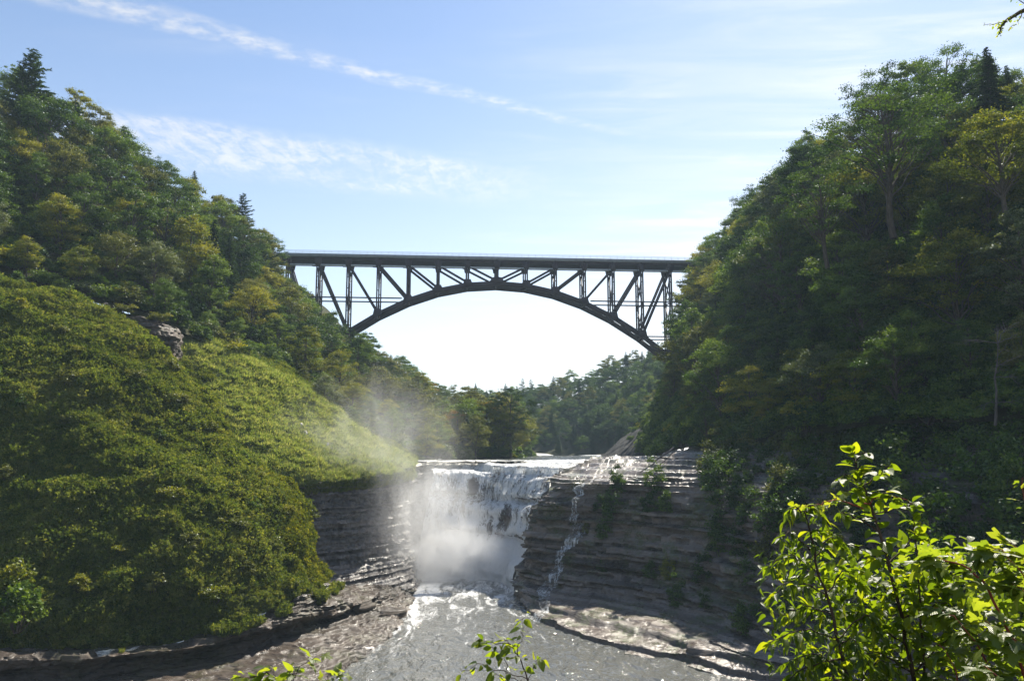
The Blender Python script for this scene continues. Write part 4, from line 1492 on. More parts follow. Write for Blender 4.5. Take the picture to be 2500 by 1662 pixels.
WEEDS = [tuft_mesh('weed_tuft', M_WEED, 300 + i, 150, 1.35, 0.80, 0.40, 0.24) for i in range(3)] + \
        [tuft_mesh('grass_tuft', M_WEED, 310 + i, 70, 1.5, 0.55, 0.3, 0.10, 0.8, 'grass') for i in range(2)]
GRASSES = [tuft_mesh('meadow_tuft', M_GRASS, 320 + i, 54, 1.0, 0.6, 0.3, 0.14, 0.9, 'grass') for i in range(2)] + [tuft_mesh('clover_tuft', M_GRASS, 323, 70, 0.55, 0.7, 0.24, 0.14)]
MOSSES = [tuft_mesh('moss_tuft', M_MOSS, 330 + i, 100, 0.7, 0.65, 0.32, 0.18) for i in range(2)] + \
         [tuft_mesh('moss_fringe', M_MOSS, 335, 60, 0.6, 0.5, 0.3, 0.05, 1.0, 'grass')]

# weeds over the mound
P, Nn, U = dense(MO, 66000, 401, lambda P, U, Nn: seen_mask(P) & (U[:, 0] < 0.93))
mossy = (U[:, 1] > 0.70) & (U[:, 0] < 0.72)
P1, N1 = P[~mossy], Nn[~mossy]
cl = fbm(P1 * 0.16, 3, 402)
scatter('mound_weeds', P1, rot_from(N1, rng, 0.55), (0.95 + 1.1 * np.clip(cl, -0.5, 0.8)) * rng.choice([0.55, 0.8, 1.0, 1.3, 1.8], len(P1), p=[.25, .25, .25, .17, .08]) * 0.47, np.where(rng.random(len(P1)) < 0.78, rng.integers(0, 3, len(P1)), rng.integers(3, 5, len(P1))), WEEDS, M_WEED, 'weeds and low scrub covering the big mound')
P2, N2, U2 = dense(MO, 60000, 403, lambda P, U, Nn: seen_mask(P) & (U[:, 1] > 0.64) & (U[:, 0] < 0.80))
P2 = P2[:16000]; N2 = N2[:16000]
scatter('hanging_moss', P2, rot_from(N2, rng, 0.1), rng.choice([0.5, 0.8, 1.1, 1.7], len(P2), p=[.3, .3, .25, .15]) * 0.75, rng.integers(0, 3, len(P2)), MOSSES, M_MOSS, 'yellow-green moss hanging on the steep end of the mound')
# grass on the meadow slope
P, Nn, U = dense(ME, 26000, 405, lambda P, U, Nn: seen_mask(P))
hi = (U[:, 0] > 0.80) | (fbm(P * 0.12, 3, 77) > 0.42) | (rng.random(len(P)) < 0.04)
scatter('meadow_grass', P[~hi], rot_from(Nn[~hi], rng, 0.5), rng.choice([0.4, 0.6, 0.8, 1.2], (~hi).sum(), p=[.35, .35, .2, .1]), rng.integers(0, 3, (~hi).sum()), GRASSES, M_GRASS, 'short pale grass on the misty meadow slope')
scatter('meadow_weeds', P[hi], rot_from(Nn[hi], rng, 0.5), rng.uniform(0.35, 0.8, hi.sum()), rng.integers(0, 5, hi.sum()), WEEDS, M_WEED, 'taller weeds along the top of the meadow slope')
# weeds along the foot of the mound and on the rim of the wet cliff
Pa, Na, Ua = dense(SH, 60000, 421, lambda P, U, Nn: seen_mask(P) & (U[:, 0] < 0.17 - 0.10 * np.clip((U[:, 1] - 0.45) / 0.3, 0, 1)) & (U[:, 1] < 0.80))
Pb, Nb, Ub = dense(LC, 60000, 422, lambda P, U, Nn: seen_mask(P) & (U[:, 0] < 0.075) & (U[:, 1] < 0.80))
ka = (fbm(Pa * 0.22, 3, 423) > 0.12) & (Ua[:, 1] < 0.66)
Pa, Na = Pa[ka], Na[ka]
Pc = np.vstack([Pa[:2300], Pb[:1500]]); Nc = np.vstack([Na[:2300], Nb[:1500]])
scatter('edge_weeds', Pc, rot_from(Nc, rng, 0.9), rng.choice([0.25, 0.45, 0.8], len(Pc)), rng.integers(0, 5, len(Pc)), WEEDS, M_WEED, 'weeds along the foot of the mound and the rim of the wet cliff')
# undergrowth beneath the trees
UND = [s[1] for s in SHRUB]
for S, n, sd, nm, lab in ((LH, 2600, 407, 'left_undergrowth', 'undergrowth between the trees of the left hillside'), (RH, 5200, 408, 'right_undergrowth', 'undergrowth between the trees of the right hillside')):
    P, Nn, U = dense(S, n, sd, lambda P, U, Nn: seen_mask(P) & (U[:, 0] < 0.86))
    me = []
    for k, u in enumerate(UND):
        c = u.copy(); c.materials.clear(); c.materials.append(LM['mid' if k != 1 else 'dark']); c.name = 'undergrowth_piece'
        me.append(c)
    scatter('undergrowth', P, rot_from(Nn, rng, 0.8), rng.uniform(0.6, 1.5, len(P)), rng.integers(0, 3, len(P)), me, None, lab)
# the wood on the far hill, with what is left of the near woods
def far_meshes():
    out = []
    for pair, mk in ((BROAD[0], 'dark'), (BROAD[1], 'mid'), (BROAD[3], 'olive'), (BROAD[2], 'dark'), (HEML[0], 'needle'), (PINE[0], 'needle')):
        c = pair[1].copy(); c.materials.clear(); c.materials.append(LM[mk]); c.name = 'far_crown'
        out.append(c)
    return out
FAR = far_meshes()
P, U = spots(FH, 7.2, None, 411, region=lambda p, u: u[0] < 0.78)
sel = np.array([in_view(p, 0.02) for p in P])
P, U = P[sel], U[sel]
ix = rng.choice(6, len(P), p=[0.36, 0.08, 0.08, 0.22, 0.20, 0.06])
light = (P[:, 0] > 62) & (U[:, 0] < 0.3)
ix[light] = rng.choice([1, 1, 2], light.sum())
sc = np.where(U[:, 0] < 0.08, 0.7, 0.95) * rng.uniform(0.75, 1.2, len(P))
scatter('far_forest', P, np.stack([P[:, 0] * 0, P[:, 0] * 0, rng.uniform(0, 6.28, len(P))], 1), sc, ix, FAR, None, 'hazy blue-green wood covering the hill up the valley')
if rest:
    P = np.array([t['pos'] for t in rest])
    ixs = {'dark': 0, 'mid': 1, 'yellow': 1, 'olive': 2, 'gold': 2, 'silver': 1, 'open': 3, 'needle': 4, 'pine': 5}
    scatter('woodland', P, np.stack([P[:, 0] * 0, P[:, 0] * 0, [t['rz'] for t in rest]], 1), [t['scale'] for t in rest], [ixs[t['kind']] for t in rest], FAR, None, 'more distant trees of the same hillside woods')

# ------------------------------------------------------------------ shrubs, each one a thing
SH_LIST = []


def shrubs(S, dist, seed, where, table, size, region, protos=SHRUB, norm=0.0):
    r = np.random.default_rng(seed)
    P, U = spots(S, dist, None, seed, region=region)
    Nn = face_out(S)
    for p, u in zip(P, U):
        if not in_view(p, 0.03): continue
        k = pick(r, table)
        n = Nn[int(u[0] * (S.shape[0] - 1)), int(u[1] * (S.shape[1] - 1))]
        SH_LIST.append(dict(kind=k, pos=p, scale=size * r.uniform(0.7, 1.35), rz=r.uniform(0, 6.28), where=where, pair=protos[int(r.integers(0, len(protos)))], tilt=(float(-n[1] * norm), float(n[0] * norm)), wide=r.uniform(0.9, 1.25)))


def one_shrub(kind, pos, scale, label, pair, wide=1.0):
    SH_LIST.append(dict(kind=kind, pos=np.array(pos, float), scale=scale, rz=random.uniform(0, 6.28), where=None, label=label, pair=pair, tilt=(0, 0), wide=wide))


shrubs(MO, 6.0, 501, 'on the grassy mound', [('yellow', 3), ('olive', 3), ('mid', 3)], 0.72, lambda p, u: 0.06 < u[0] < 0.78 and u[1] > 0.1)
shrubs(LH, 5.2, 502, 'along the top of the mound', [('mid', 3), ('silver', 3), ('yellow', 2), ('olive', 2)], 1.35, lambda p, u: u[0] < 0.10 and u[1] < 0.52)
shrubs(LH, 6.0, 503, 'on the bank above the misty meadow', [('silver', 4), ('mid', 3), ('olive', 2)], 1.5, lambda p, u: u[0] < 0.14 and u[1] >= 0.52)
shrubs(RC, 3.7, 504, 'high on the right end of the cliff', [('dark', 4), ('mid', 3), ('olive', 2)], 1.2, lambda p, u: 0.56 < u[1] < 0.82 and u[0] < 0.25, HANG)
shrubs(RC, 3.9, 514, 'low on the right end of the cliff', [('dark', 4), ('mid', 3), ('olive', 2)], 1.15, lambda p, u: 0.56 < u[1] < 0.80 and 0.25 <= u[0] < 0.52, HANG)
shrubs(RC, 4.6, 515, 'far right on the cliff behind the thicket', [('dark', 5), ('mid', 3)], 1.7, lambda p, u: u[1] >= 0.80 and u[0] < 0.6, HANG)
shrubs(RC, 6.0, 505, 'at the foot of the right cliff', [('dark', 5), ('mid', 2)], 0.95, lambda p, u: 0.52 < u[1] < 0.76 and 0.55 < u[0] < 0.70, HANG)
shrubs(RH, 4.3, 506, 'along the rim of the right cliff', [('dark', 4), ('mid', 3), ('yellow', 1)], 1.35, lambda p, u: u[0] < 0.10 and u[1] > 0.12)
shrubs(SCR, 6.5, 516, 'on the gravel slide by the upper river', [('mid', 2), ('yellow', 2), ('dark', 2)], 1.0, lambda p, u: u[0] > 0.45 or u[1] > 0.7)
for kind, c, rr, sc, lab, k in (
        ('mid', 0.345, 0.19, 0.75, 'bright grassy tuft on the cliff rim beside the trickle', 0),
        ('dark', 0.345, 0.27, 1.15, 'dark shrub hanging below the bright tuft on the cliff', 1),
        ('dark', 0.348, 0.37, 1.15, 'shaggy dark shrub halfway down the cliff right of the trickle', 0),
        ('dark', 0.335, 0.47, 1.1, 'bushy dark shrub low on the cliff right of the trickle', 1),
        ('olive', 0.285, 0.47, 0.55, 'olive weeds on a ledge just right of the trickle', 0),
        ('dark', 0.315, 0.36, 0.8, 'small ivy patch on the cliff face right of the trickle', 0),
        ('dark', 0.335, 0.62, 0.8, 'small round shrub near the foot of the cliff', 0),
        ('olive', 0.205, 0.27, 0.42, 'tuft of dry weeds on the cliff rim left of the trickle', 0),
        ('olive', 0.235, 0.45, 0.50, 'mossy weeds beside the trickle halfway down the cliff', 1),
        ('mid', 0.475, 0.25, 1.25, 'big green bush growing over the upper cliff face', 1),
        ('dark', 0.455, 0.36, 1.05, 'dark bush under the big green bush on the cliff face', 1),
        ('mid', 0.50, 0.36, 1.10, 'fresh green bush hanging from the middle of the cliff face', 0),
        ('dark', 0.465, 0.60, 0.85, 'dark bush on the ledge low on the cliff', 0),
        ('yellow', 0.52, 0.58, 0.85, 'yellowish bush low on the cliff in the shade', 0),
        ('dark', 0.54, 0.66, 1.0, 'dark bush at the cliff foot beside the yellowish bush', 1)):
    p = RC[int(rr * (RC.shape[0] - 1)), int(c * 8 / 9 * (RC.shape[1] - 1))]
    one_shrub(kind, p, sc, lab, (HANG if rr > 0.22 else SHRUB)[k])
one_shrub('mid', (-51.48,86.00,7.38), 1.6, 'leafy green bush at the bottom left corner beside the mound', SHRUB[1])
one_shrub('yellow', (-53.65,88.00,10.75), 1.3, 'yellow-green bush above the bottom left corner bush', SHRUB[0])
one_shrub('olive', (-29.72,116.00,5.78), 0.9, 'mossy lobe of scrub at the steep foot of the mound', SHRUB[2])

sg = {}
for t in SH_LIST:
    if t['where']: sg.setdefault((t['kind'], t['where']), []).append(t)
SW = {'dark': 'dark green shrubs', 'mid': 'fresh green shrubs', 'yellow': 'yellow-green shrubs', 'olive': 'olive green shrubs', 'silver': 'silvery green shrubs'}
for (k, wh), ts in sg.items():
    ts.sort(key=lambda t: seen_at(t['pos'])[0])
    for i, t in enumerate(ts):
        if len(ts) == 1: t['label'] = 'the only one of ' + SW[k] + ' ' + wh
        elif i == len(ts) - 1: t['label'] = 'rightmost of ' + SW[k] + ' ' + wh
        elif i < 30: t['label'] = ORD[i] + ' of ' + SW[k] + ' ' + wh
        else: t['label'] = SW[k][:-1] + ' ' + str(len(ts) - i) + ' places before the rightmost one ' + wh
        t['group'] = SW[k] + ' ' + wh
for t in SH_LIST:
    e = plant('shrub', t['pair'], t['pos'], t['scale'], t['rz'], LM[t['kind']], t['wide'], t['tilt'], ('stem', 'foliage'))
    tag(e, t['label'], 'shrub', t.get('group'))

bt = bare_tree(601, 11.0, 2.6, M_DEADBARK)
e = plant('bare_tree', bt, (58.65,97.00,29.44), 0.95, 0.6, None, 1.15, (0.25, -0.35), ('trunk', 'branches'))
tag(e, 'leafless pale grey tree leaning out over the shaded right slope', 'tree')
e = plant('bare_tree', bt, (57.55,128.00,38.61), 0.7, 2.6, None, 0.8, (0.1, 0.2), ('trunk', 'branches'))
tag(e, 'smaller leafless tree among dark trees above the sapling tip', 'tree')

# ------------------------------------------------------------------ rock pieces, logs, scraps
def slab(name, pos, L, Wd, H, layers, seed, rz, tilt, mat, label, group=None, cat='rock'):
    r = np.random.default_rng(seed)
    n = 18
    th = np.arange(n) * 2 * math.pi / n
    out = 1 + 0.22 * np.array([vnoise(np.array([[math.cos(a) * 1.6 + seed, math.sin(a) * 1.6, 0.3]]), seed)[0] for a in th]) * 2
    out *= 1 / np.maximum(np.abs(np.cos(th)), np.abs(np.sin(th))) ** 0.55
    rings = []
    z = -0.6
    for k in range(layers):
        f = 1.06 - 0.16 * k / max(1, layers - 1) + r.normal(0, 0.035)
        o2 = out * f * (1 + 0.05 * r.normal(size=n))
        h = (H + 0.6) / layers * r.uniform(0.7, 1.3)
        R_ = np.stack([np.cos(th) * o2 * L / 2, np.sin(th) * o2 * Wd / 2, np.full(n, z)], 1)
        T_ = R_.copy(); T_[:, 2] = z + h + r.normal(0, 0.03, n); T_[:, :2] *= 0.985
        rings += [R_, T_]
        z += h
    for f in (0.66, 0.33, 0.02):
        T_ = rings[-1].copy() if f == 0.66 else base_top.copy()
        if f == 0.66: base_top = T_.copy()
        T_[:, :2] = base_top[:, :2] * f
        T_[:, 2] = base_top[:, 2] * f + base_top[:, 2].mean() * (1 - f) + r.normal(0, 0.035, n)
        rings.append(T_)
    V = np.vstack(rings)
    Q = []
    for k in range(len(rings) - 1):
        for j in range(n):
            Q.append((k * n + j, k * n + (j + 1) % n, (k + 1) * n + (j + 1) % n, (k + 1) * n + j))
    o = obj(name, mesh_np(name, V, Q, (mat,), False))
    o.location = pos
    o.rotation_euler = (tilt[0], tilt[1], rz)
    return tag(o, label, cat, group)


slab('rock_slab', (26.20,103.50,-0.81), 9.5, 6.0, 1.9, 5, 11, -0.25, (0.02, 0.05), M_ROCK_R, 'big layered dark slab standing at the water by the right cliff', None)
slab('rock_slab', (20.11,100.00,-1.46), 12.0, 5.5, 0.55, 2, 12, 0.15, (0.0, 0.02), M_ROCK_R, 'low pale flat slab at the water in front of the big layered slab')
slab('rock_slab', (17.20,104.50,-1.36), 5.0, 2.6, 0.40, 2, 13, 0.4, (0.0, 0.0), M_ROCK_R, 'small flat slab at the tip of the right shore')
for k, (p, L, Wd, H, rz, lab) in enumerate((
        ((-19.35,128.00,0.49), 5.6, 4.2, 0.75, 0.2, 'wet flat slab farthest along the left shore beside the foam'),
        ((-19.88,120.00,-0.07), 5.2, 3.6, 0.65, -0.2, 'wet cracked slab on the left shore, next nearer to the foam'),
        ((-20.26,114.00,-0.14), 4.6, 3.0, 0.55, 0.1, 'narrow wet slab in the middle of the left shore'),
        ((-21.02,108.00,-0.32), 5.8, 3.2, 0.60, 0.25, 'long wet slab with dark front edge on the left shore'),
        ((-23.02,104.00,-0.45), 4.4, 2.6, 0.50, 0.15, 'nearest wet slab on the left shore above the leafy sprig'),
        ((-22.29,138.00,0.91), 4.0, 3.0, 0.9, 0.5, 'blocky wet slab below the corner of the wet cliff'),
        ((-22.76,124.00,1.74), 5.0, 2.4, 1.25, 0.6, 'broken block on the ledge above the shore slabs'))):
    slab('rock_slab', p, L, Wd, H, 3, 20 + k, rz + 0.5, (0.03, 0.06), M_ROCK_S, lab, 'wet slabs along the left shore')

M_WHITE = steel_mat('pale_stone', (0.72, 0.66, 0.60), 0.6)
slab('pale_stone', (-18.65,107.20,-0.03), 1.6, 0.8, 0.35, 2, 31, 0.5, (0.05, 0.1), M_WHITE, 'small pale stone at the water edge beyond the long wet slab', None, 'stone')
def near_slope(px_pt, S):
    p = np.array(px_pt)
    d = np.sum((S - p) ** 2, axis=2)
    k = np.unravel_index(np.argmin(d), d.shape)
    return S[k] + face_out(S)[k] * 0.75
for k, (p, L, lab) in enumerate((((-43.54,163.00,28.31), 1.0, 'larger curled white scrap lying on the meadow slope'), ((-43.35,161.00,26.32), 1.0, 'slim white scrap just below the curled scrap on the meadow'), ((-37.71,160.00,24.29), 0.5, 'tiny white scrap low on the meadow slope'))):
    slab('white_scrap', near_slope(p, ME), L, L * 0.4, 0.25, 2, 41 + k, -0.6, (0.0, 0.6), M_WHITE, lab, 'white scraps on the meadow slope', 'scrap')

oc = [[(-78.04,150.00,53.86), (-73.08,149.00,51.30), (-67.91,148.00,50.35), (-64.61,151.00,49.02), (-68.29,162.00,50.56)],
      [(-76.78,149.00,50.91), (-71.57,147.50,48.71), (-66.37,146.00,47.47), (-63.49,149.00,46.83), (-67.58,161.00,48.29)],
      [(-75.67,150.00,47.91), (-70.95,148.50,46.13), (-65.97,147.00,44.77), (-63.80,149.00,44.25), (-67.50,160.00,45.22)],
      [(-71.97,151.00,43.71), (-67.90,150.00,42.03), (-65.09,149.00,41.15), (-63.95,150.00,40.86), (-67.30,160.00,41.89)]]
OC = strata(loft(oc, 70, 80), 55, 0.9, 0.5, 0.3, 0.9, 0.0, 0.5, 1.2)
o = rock_sheet('rock_outcrop', OC, M_ROCK_D)
tag(o, 'brown crumbling rock outcrop jutting from the slope behind the mound', 'rock')
for c, lab in ((0.25, 'dark scrubby bush on the left top of the brown outcrop'), (0.6, 'dark scrubby bush overhanging the right top of the brown outcrop')):
    e = plant('shrub', SHRUB[2], OC[2, int(c * 79)], 0.85, 0.3, LM['olive'], 1.25, (0, 0), ('stem', 'foliage'))
    tag(e, lab, 'shrub')

for k, (a, b, rad, lab) in enumerate((
        ((29.80,148.00,26.10), (23.36,147.00,21.66), 0.20, 'grey fallen log leaning on the rim ledge above the cliff'),
        ((30.06,147.50,25.50), (25.35,146.00,21.83), 0.10, 'thin grey stick lying beside the fallen log'))):
    b_ = MB(); b_.tube(limb(np.random.default_rng(k + 3), a, b, 7, 0.02), np.linspace(rad, rad * 0.5, 7), 6)
    for q in range(3):
        m_ = np.array(a) + (np.array(b) - np.array(a)) * (0.3 + 0.2 * q)
        b_.tube(limb(np.random.default_rng(q + 9), m_, m_ + np.array([0.8 - 0.6 * q, 0.3, 0.9 - 0.3 * q]), 4, 0.04), np.linspace(rad * 0.4, 0.02, 4), 4)
    o = b_.build('fallen_log', M_DEADBARK, None, True)
    tag(o, lab, 'log')

# thin stream running down the shale cliff
jc = int(0.222 * (RC.shape[1] - 1))   # third column of the cliff
rows = np.linspace(0.13, 0.875, 240)
tri = np.zeros((240, 15, 3))
RCN = face_out(RC)
RCS = RC.copy()
for _ in range(6):
    RCS[1:-1] = (RCS[:-2] + 2 * RCS[1:-1] + RCS[2:]) / 4
for i, f in enumerate(rows):
    ri = f * (RC.shape[0] - 1)
    cen = jc + 8 * math.sin(f * 17) + 4 * math.sin(f * 41)
    hw = 4.5 + 8.0 * f + 3.0 * math.sin(f * 29)
    for j in range(15):
        cj = cen + hw * (j / 7 - 1)
        c0, r0 = int(cj), int(ri)
        fc, fr = cj - c0, ri - r0
        r1 = min(r0 + 1, RC.shape[0] - 1)
        tri[i, j] = ((RCS[r0, c0] * (1 - fc) + RCS[r0, c0 + 1] * fc) * (1 - fr) + (RCS[r1, c0] * (1 - fc) + RCS[r1, c0 + 1] * fc) * fr) + RCN[r0, c0] * 0.25 + np.array([-0.25, -0.30, 0.12])
tri += 0.12 * fbm(tri * 1.4, 3, 71)[..., None] * np.array([1, 1, 0.3])
tag(sheet('trickle', tri, M_TRICKLE), kind='structure')
for k, (cc, f0, f1, hw) in enumerate(((0.15, 0.10, 0.17, 3.0), (0.30, 0.09, 0.16, 1.2))):
    pass

# ------------------------------------------------------------------ plants right in front of the camera
def near_leaf_mat(name, stops, tcol, transl=0.5):
    m, nt, g, out = new_mat(name)
    oi = N(nt, 'ShaderNodeObjectInfo')
    at = N(nt, 'ShaderNodeAttribute', attribute_name='tint')
    tc = N(nt, 'ShaderNodeTexCoord')
    n = g.noise(tc.outputs['Object'], 24.0, 4)
    f = g.m('ADD', g.m('MULTIPLY', oi.outputs['Random'], 0.6), g.m('ADD', g.m('MULTIPLY', n, 0.3), g.m('MULTIPLY', at.outputs['Fac'], 0.3)), clamp=True)
    col = g.cramp(f, stops)
    b = N(nt, 'ShaderNodeBsdfPrincipled')
    nt.links.new(col, b.inputs['Base Color'])
    b.inputs['Roughness'].default_value = 0.42
    b.inputs['Specular IOR Level'].default_value = 0.5
    xyz = g.sep(tc.outputs['Object'])
    vein = g.m('SINE', g.m('ADD', g.m('MULTIPLY', xyz[0], 620.0), g.m('MULTIPLY', g.m('ABSOLUTE', xyz[1]), -620.0)))
    nt.links.new(bump(g, g.m('ADD', vein, n), 0.25, 0.004), b.inputs['Normal'])
    t = N(nt, 'ShaderNodeBsdfTranslucent')
    nt.links.new(g.mix(1.0, col, tcol, 'MULTIPLY'), t.inputs[0])
    nt.links.new(g.mixsh(transl, b.outputs[0], t.outputs[0]), out.inputs[0])
    return m


M_LEAF_A = near_leaf_mat('sapling_leaf', [(0.2, (0.050, 0.085, 0.010)), (0.5, (0.105, 0.150, 0.014)), (0.85, (0.190, 0.210, 0.020))], (3.0, 2.7, 0.6), 0.56)
M_LEAF_V = near_leaf_mat('vine_leaf', [(0.2, (0.060, 0.095, 0.018)), (0.5, (0.110, 0.155, 0.028)), (0.85, (0.190, 0.215, 0.040))], (2.5, 2.35, 0.6), 0.54)
M_TWIG = bark_mat('twig', (0.03, 0.02, 0.016), (0.10, 0.065, 0.050))
M_REDTWIG = bark_mat('red_shoot', (0.16, 0.035, 0.025), (0.30, 0.08, 0.05))


def leaf_shape(kind, L, Wd, fold, curl, seed):
    r = np.random.default_rng(seed)
    if kind in ('oval', 'lance'):
        n = 7
        s = np.linspace(0, 1, n)
        prof = np.sin(np.pi * s ** (0.75 if kind == 'oval' else 0.65)) ** (0.8 if kind == 'oval' else 1.0)
        prof[0], prof[-1] = 0.06, 0.02
        V = []
        for i in range(n):
            x = L * s[i]
            z = -curl * L * s[i] ** 2
            w = Wd / 2 * prof[i]
            V += [(x, -w, z + fold * w), (x, 0, z), (x, w, z + fold * w)]
        Q = []
        for i in range(n - 1):
            a = i * 3
            Q += [(a, a + 3, a + 4, a + 1), (a + 1, a + 4, a + 5, a + 2)]
        return np.array(V), np.array(Q)
    n = 28                                   # vine leaf: lobed and toothed
    th = np.linspace(-math.pi * 0.93, math.pi * 0.93, n)
    rad = 0.60 + 0.25 * np.cos(th * 5 / 1.02 * 0.98) * (0.7 + 0.3 * np.cos(th)) + 0.18 * np.cos(th)
    rad = rad * (1 + 0.07 * np.where(np.arange(n) % 2 == 0, 1, -1)) * L * 0.62
    V = [(0.32 * L, 0, -0.02 * L)]
    for k, f in ((0, 0.5), (1, 1.0)):
        for a, q in zip(th, rad):
            x, y = 0.32 * L + q * f * math.cos(a), q * f * math.sin(a) * Wd / L
            V.append((x, y, -curl * (x * x + y * y) / L * f + fold * abs(y) * 0.5 + 0.02 * L * math.sin(a * 5) * f))
    Q = []
    for j in range(n - 1):
        Q.append((1 + j, 1 + n + j, 2 + n + j, 2 + j))
    for j in range(0, n - 2, 2):
        Q.append((0, 1 + j, 2 + j, 3 + j))
    return np.array(V), np.array(Q)


def near_plant(name, label, cat, stems, leaf_specs, mat, stem_mat, fill=(), cap=300, group=None):
    """stems: (points, base radius, tip radius, leaves per metre, first leaf at, size, mode)"""
    base_pt = np.array(stems[0][0][0], float)
    root = empty(name, tuple(base_pt))
    tag(root, label, cat, group)
    r = np.random.default_rng(len(name) * 7 + len(stems))
    shapes = [leaf_shape(*sp, seed=k) for k, sp in enumerate(leaf_specs)]
    meshes = [mesh_np('leaf', v, q_, (mat,), True) for v, q_ in shapes]
    leaves = []
    for pts, r0, r1, per, first, size, droop in stems:
        P = np.array(pts, float)
        n = max(8, 4 * len(P))
        C = cr(P, np.linspace(0, 1, n)) + r.normal(0, 0.006, (n, 3))
        tb = MB(); tb.tube(C - base_pt, np.linspace(r0, r1, n), 6)
        tb.build('stem' if r0 > 0.007 else 'twig', stem_mat, root, True)
        Ln = np.sum(np.linalg.norm(np.diff(C, axis=0), axis=1))
        m = max(3, int(Ln * per))
        for q in range(m):
            f = first + (1 - first) * (q + r.random() * 0.8) / m
            f = min(f, 0.999)
            k = f * (n - 1)
            k0 = int(k)
            p = C[k0] + (C[min(k0 + 1, n - 1)] - C[k0]) * (k - k0)
            ax = unit(C[min(k0 + 1, n - 1)] - C[k0])
            side = unit(np.cross(ax, np.array([0, 0, 1.0])) + 1e-6)
            a = r.uniform(0, 6.28) if r.random() < 0.4 else (0.2 if q % 2 else math.pi - 0.2)
            nup = unit(np.cross(side, ax))
            d = unit(ax * r.uniform(0.2, 0.9) + side * math.cos(a) + nup * math.sin(a) * 0.7 + r.normal(0, 0.25, 3) + np.array([0, 0, -droop]))
            leaves.append((p + d * 0.02 * r.uniform(0.3, 1.5), d, size * r.choice([0.55, 0.8, 1.0, 1.2]) * r.uniform(0.9, 1.1)))
    leaves += list(fill)
    leaves.sort(key=lambda t: t[0][1] - 0.8 * t[2] / 0.1)
    mv, mq, mn, mt = [], [], 0, []
    for i, (p, d, s) in enumerate(leaves):
        d = np.asarray(d, float)
        up = unit(np.array([0, 0, 1.0]) + r.normal(0, 0.45, 3) + np.array([0.15, 0.25, 0]))
        y = unit(np.cross(up, d)); z = np.cross(d, y)
        M = np.stack([d, y, z], 1) * s
        k = int(r.integers(0, len(meshes)))
        loc = np.asarray(p) - base_pt
        if i < cap:
            o = bpy.data.objects.new('leaf', meshes[k])
            COL.objects.link(o)
            o.parent = root
            m4 = Matrix([[M[0, 0], M[0, 1], M[0, 2], loc[0]], [M[1, 0], M[1, 1], M[1, 2], loc[1]], [M[2, 0], M[2, 1], M[2, 2], loc[2]], [0, 0, 0, 1]])
            o.matrix_local = m4
        else:
            V, Q = shapes[k]
            mv.append(V @ M.T + loc); mq.append(Q + mn); mn += len(V)
            mt.append(np.full(len(V), r.normal(0, 0.6)))
    if mv:
        o = obj('leaf_mass', mesh_np('leaf_mass', np.vstack(mv), np.vstack(mq), (mat,), True, {'tint': np.hstack(mt)}), root)
        o['kind'] = 'stuff'
    return root


def fill_leaves(n, seed, x0, x1, y0, y1, top, bot, size, droop):
    r = np.random.default_rng(seed)
    out = []
    while len(out) < n:
        x, y = r.uniform(x0, x1), r.uniform(y0, y1)
        zt = top(x)
        z = zt - (zt - bot) * r.random() ** 1.2
        d = unit(r.normal(0, 1, 3) * np.array([1, 1, 0.45]) + np.array([-0.2, -0.2, -droop]))
        out.append((np.array([x, y, z]), d, size * r.uniform(0.6, 1.25)))
    return out


lance = [('lance', 0.088, 0.034, 0.35, 0.25), ('lance', 0.082, 0.037, 0.25, 0.4), ('lance', 0.095, 0.033, 0.5, 0.15)]
lance = [(a, b, c, d, e) for a, b, c, d, e in lance]
ovals = [('oval', 0.098, 0.056, 0.3, 0.25), ('oval', 0.088, 0.050, 0.45, 0.35), ('oval', 0.104, 0.062, 0.2, 0.15)]
vines = [('vine', 0.125, 0.125, 0.25, 0.3), ('vine', 0.115, 0.11, 0.4, 0.5), ('vine', 0.14, 0.135, 0.15, 0.2)]

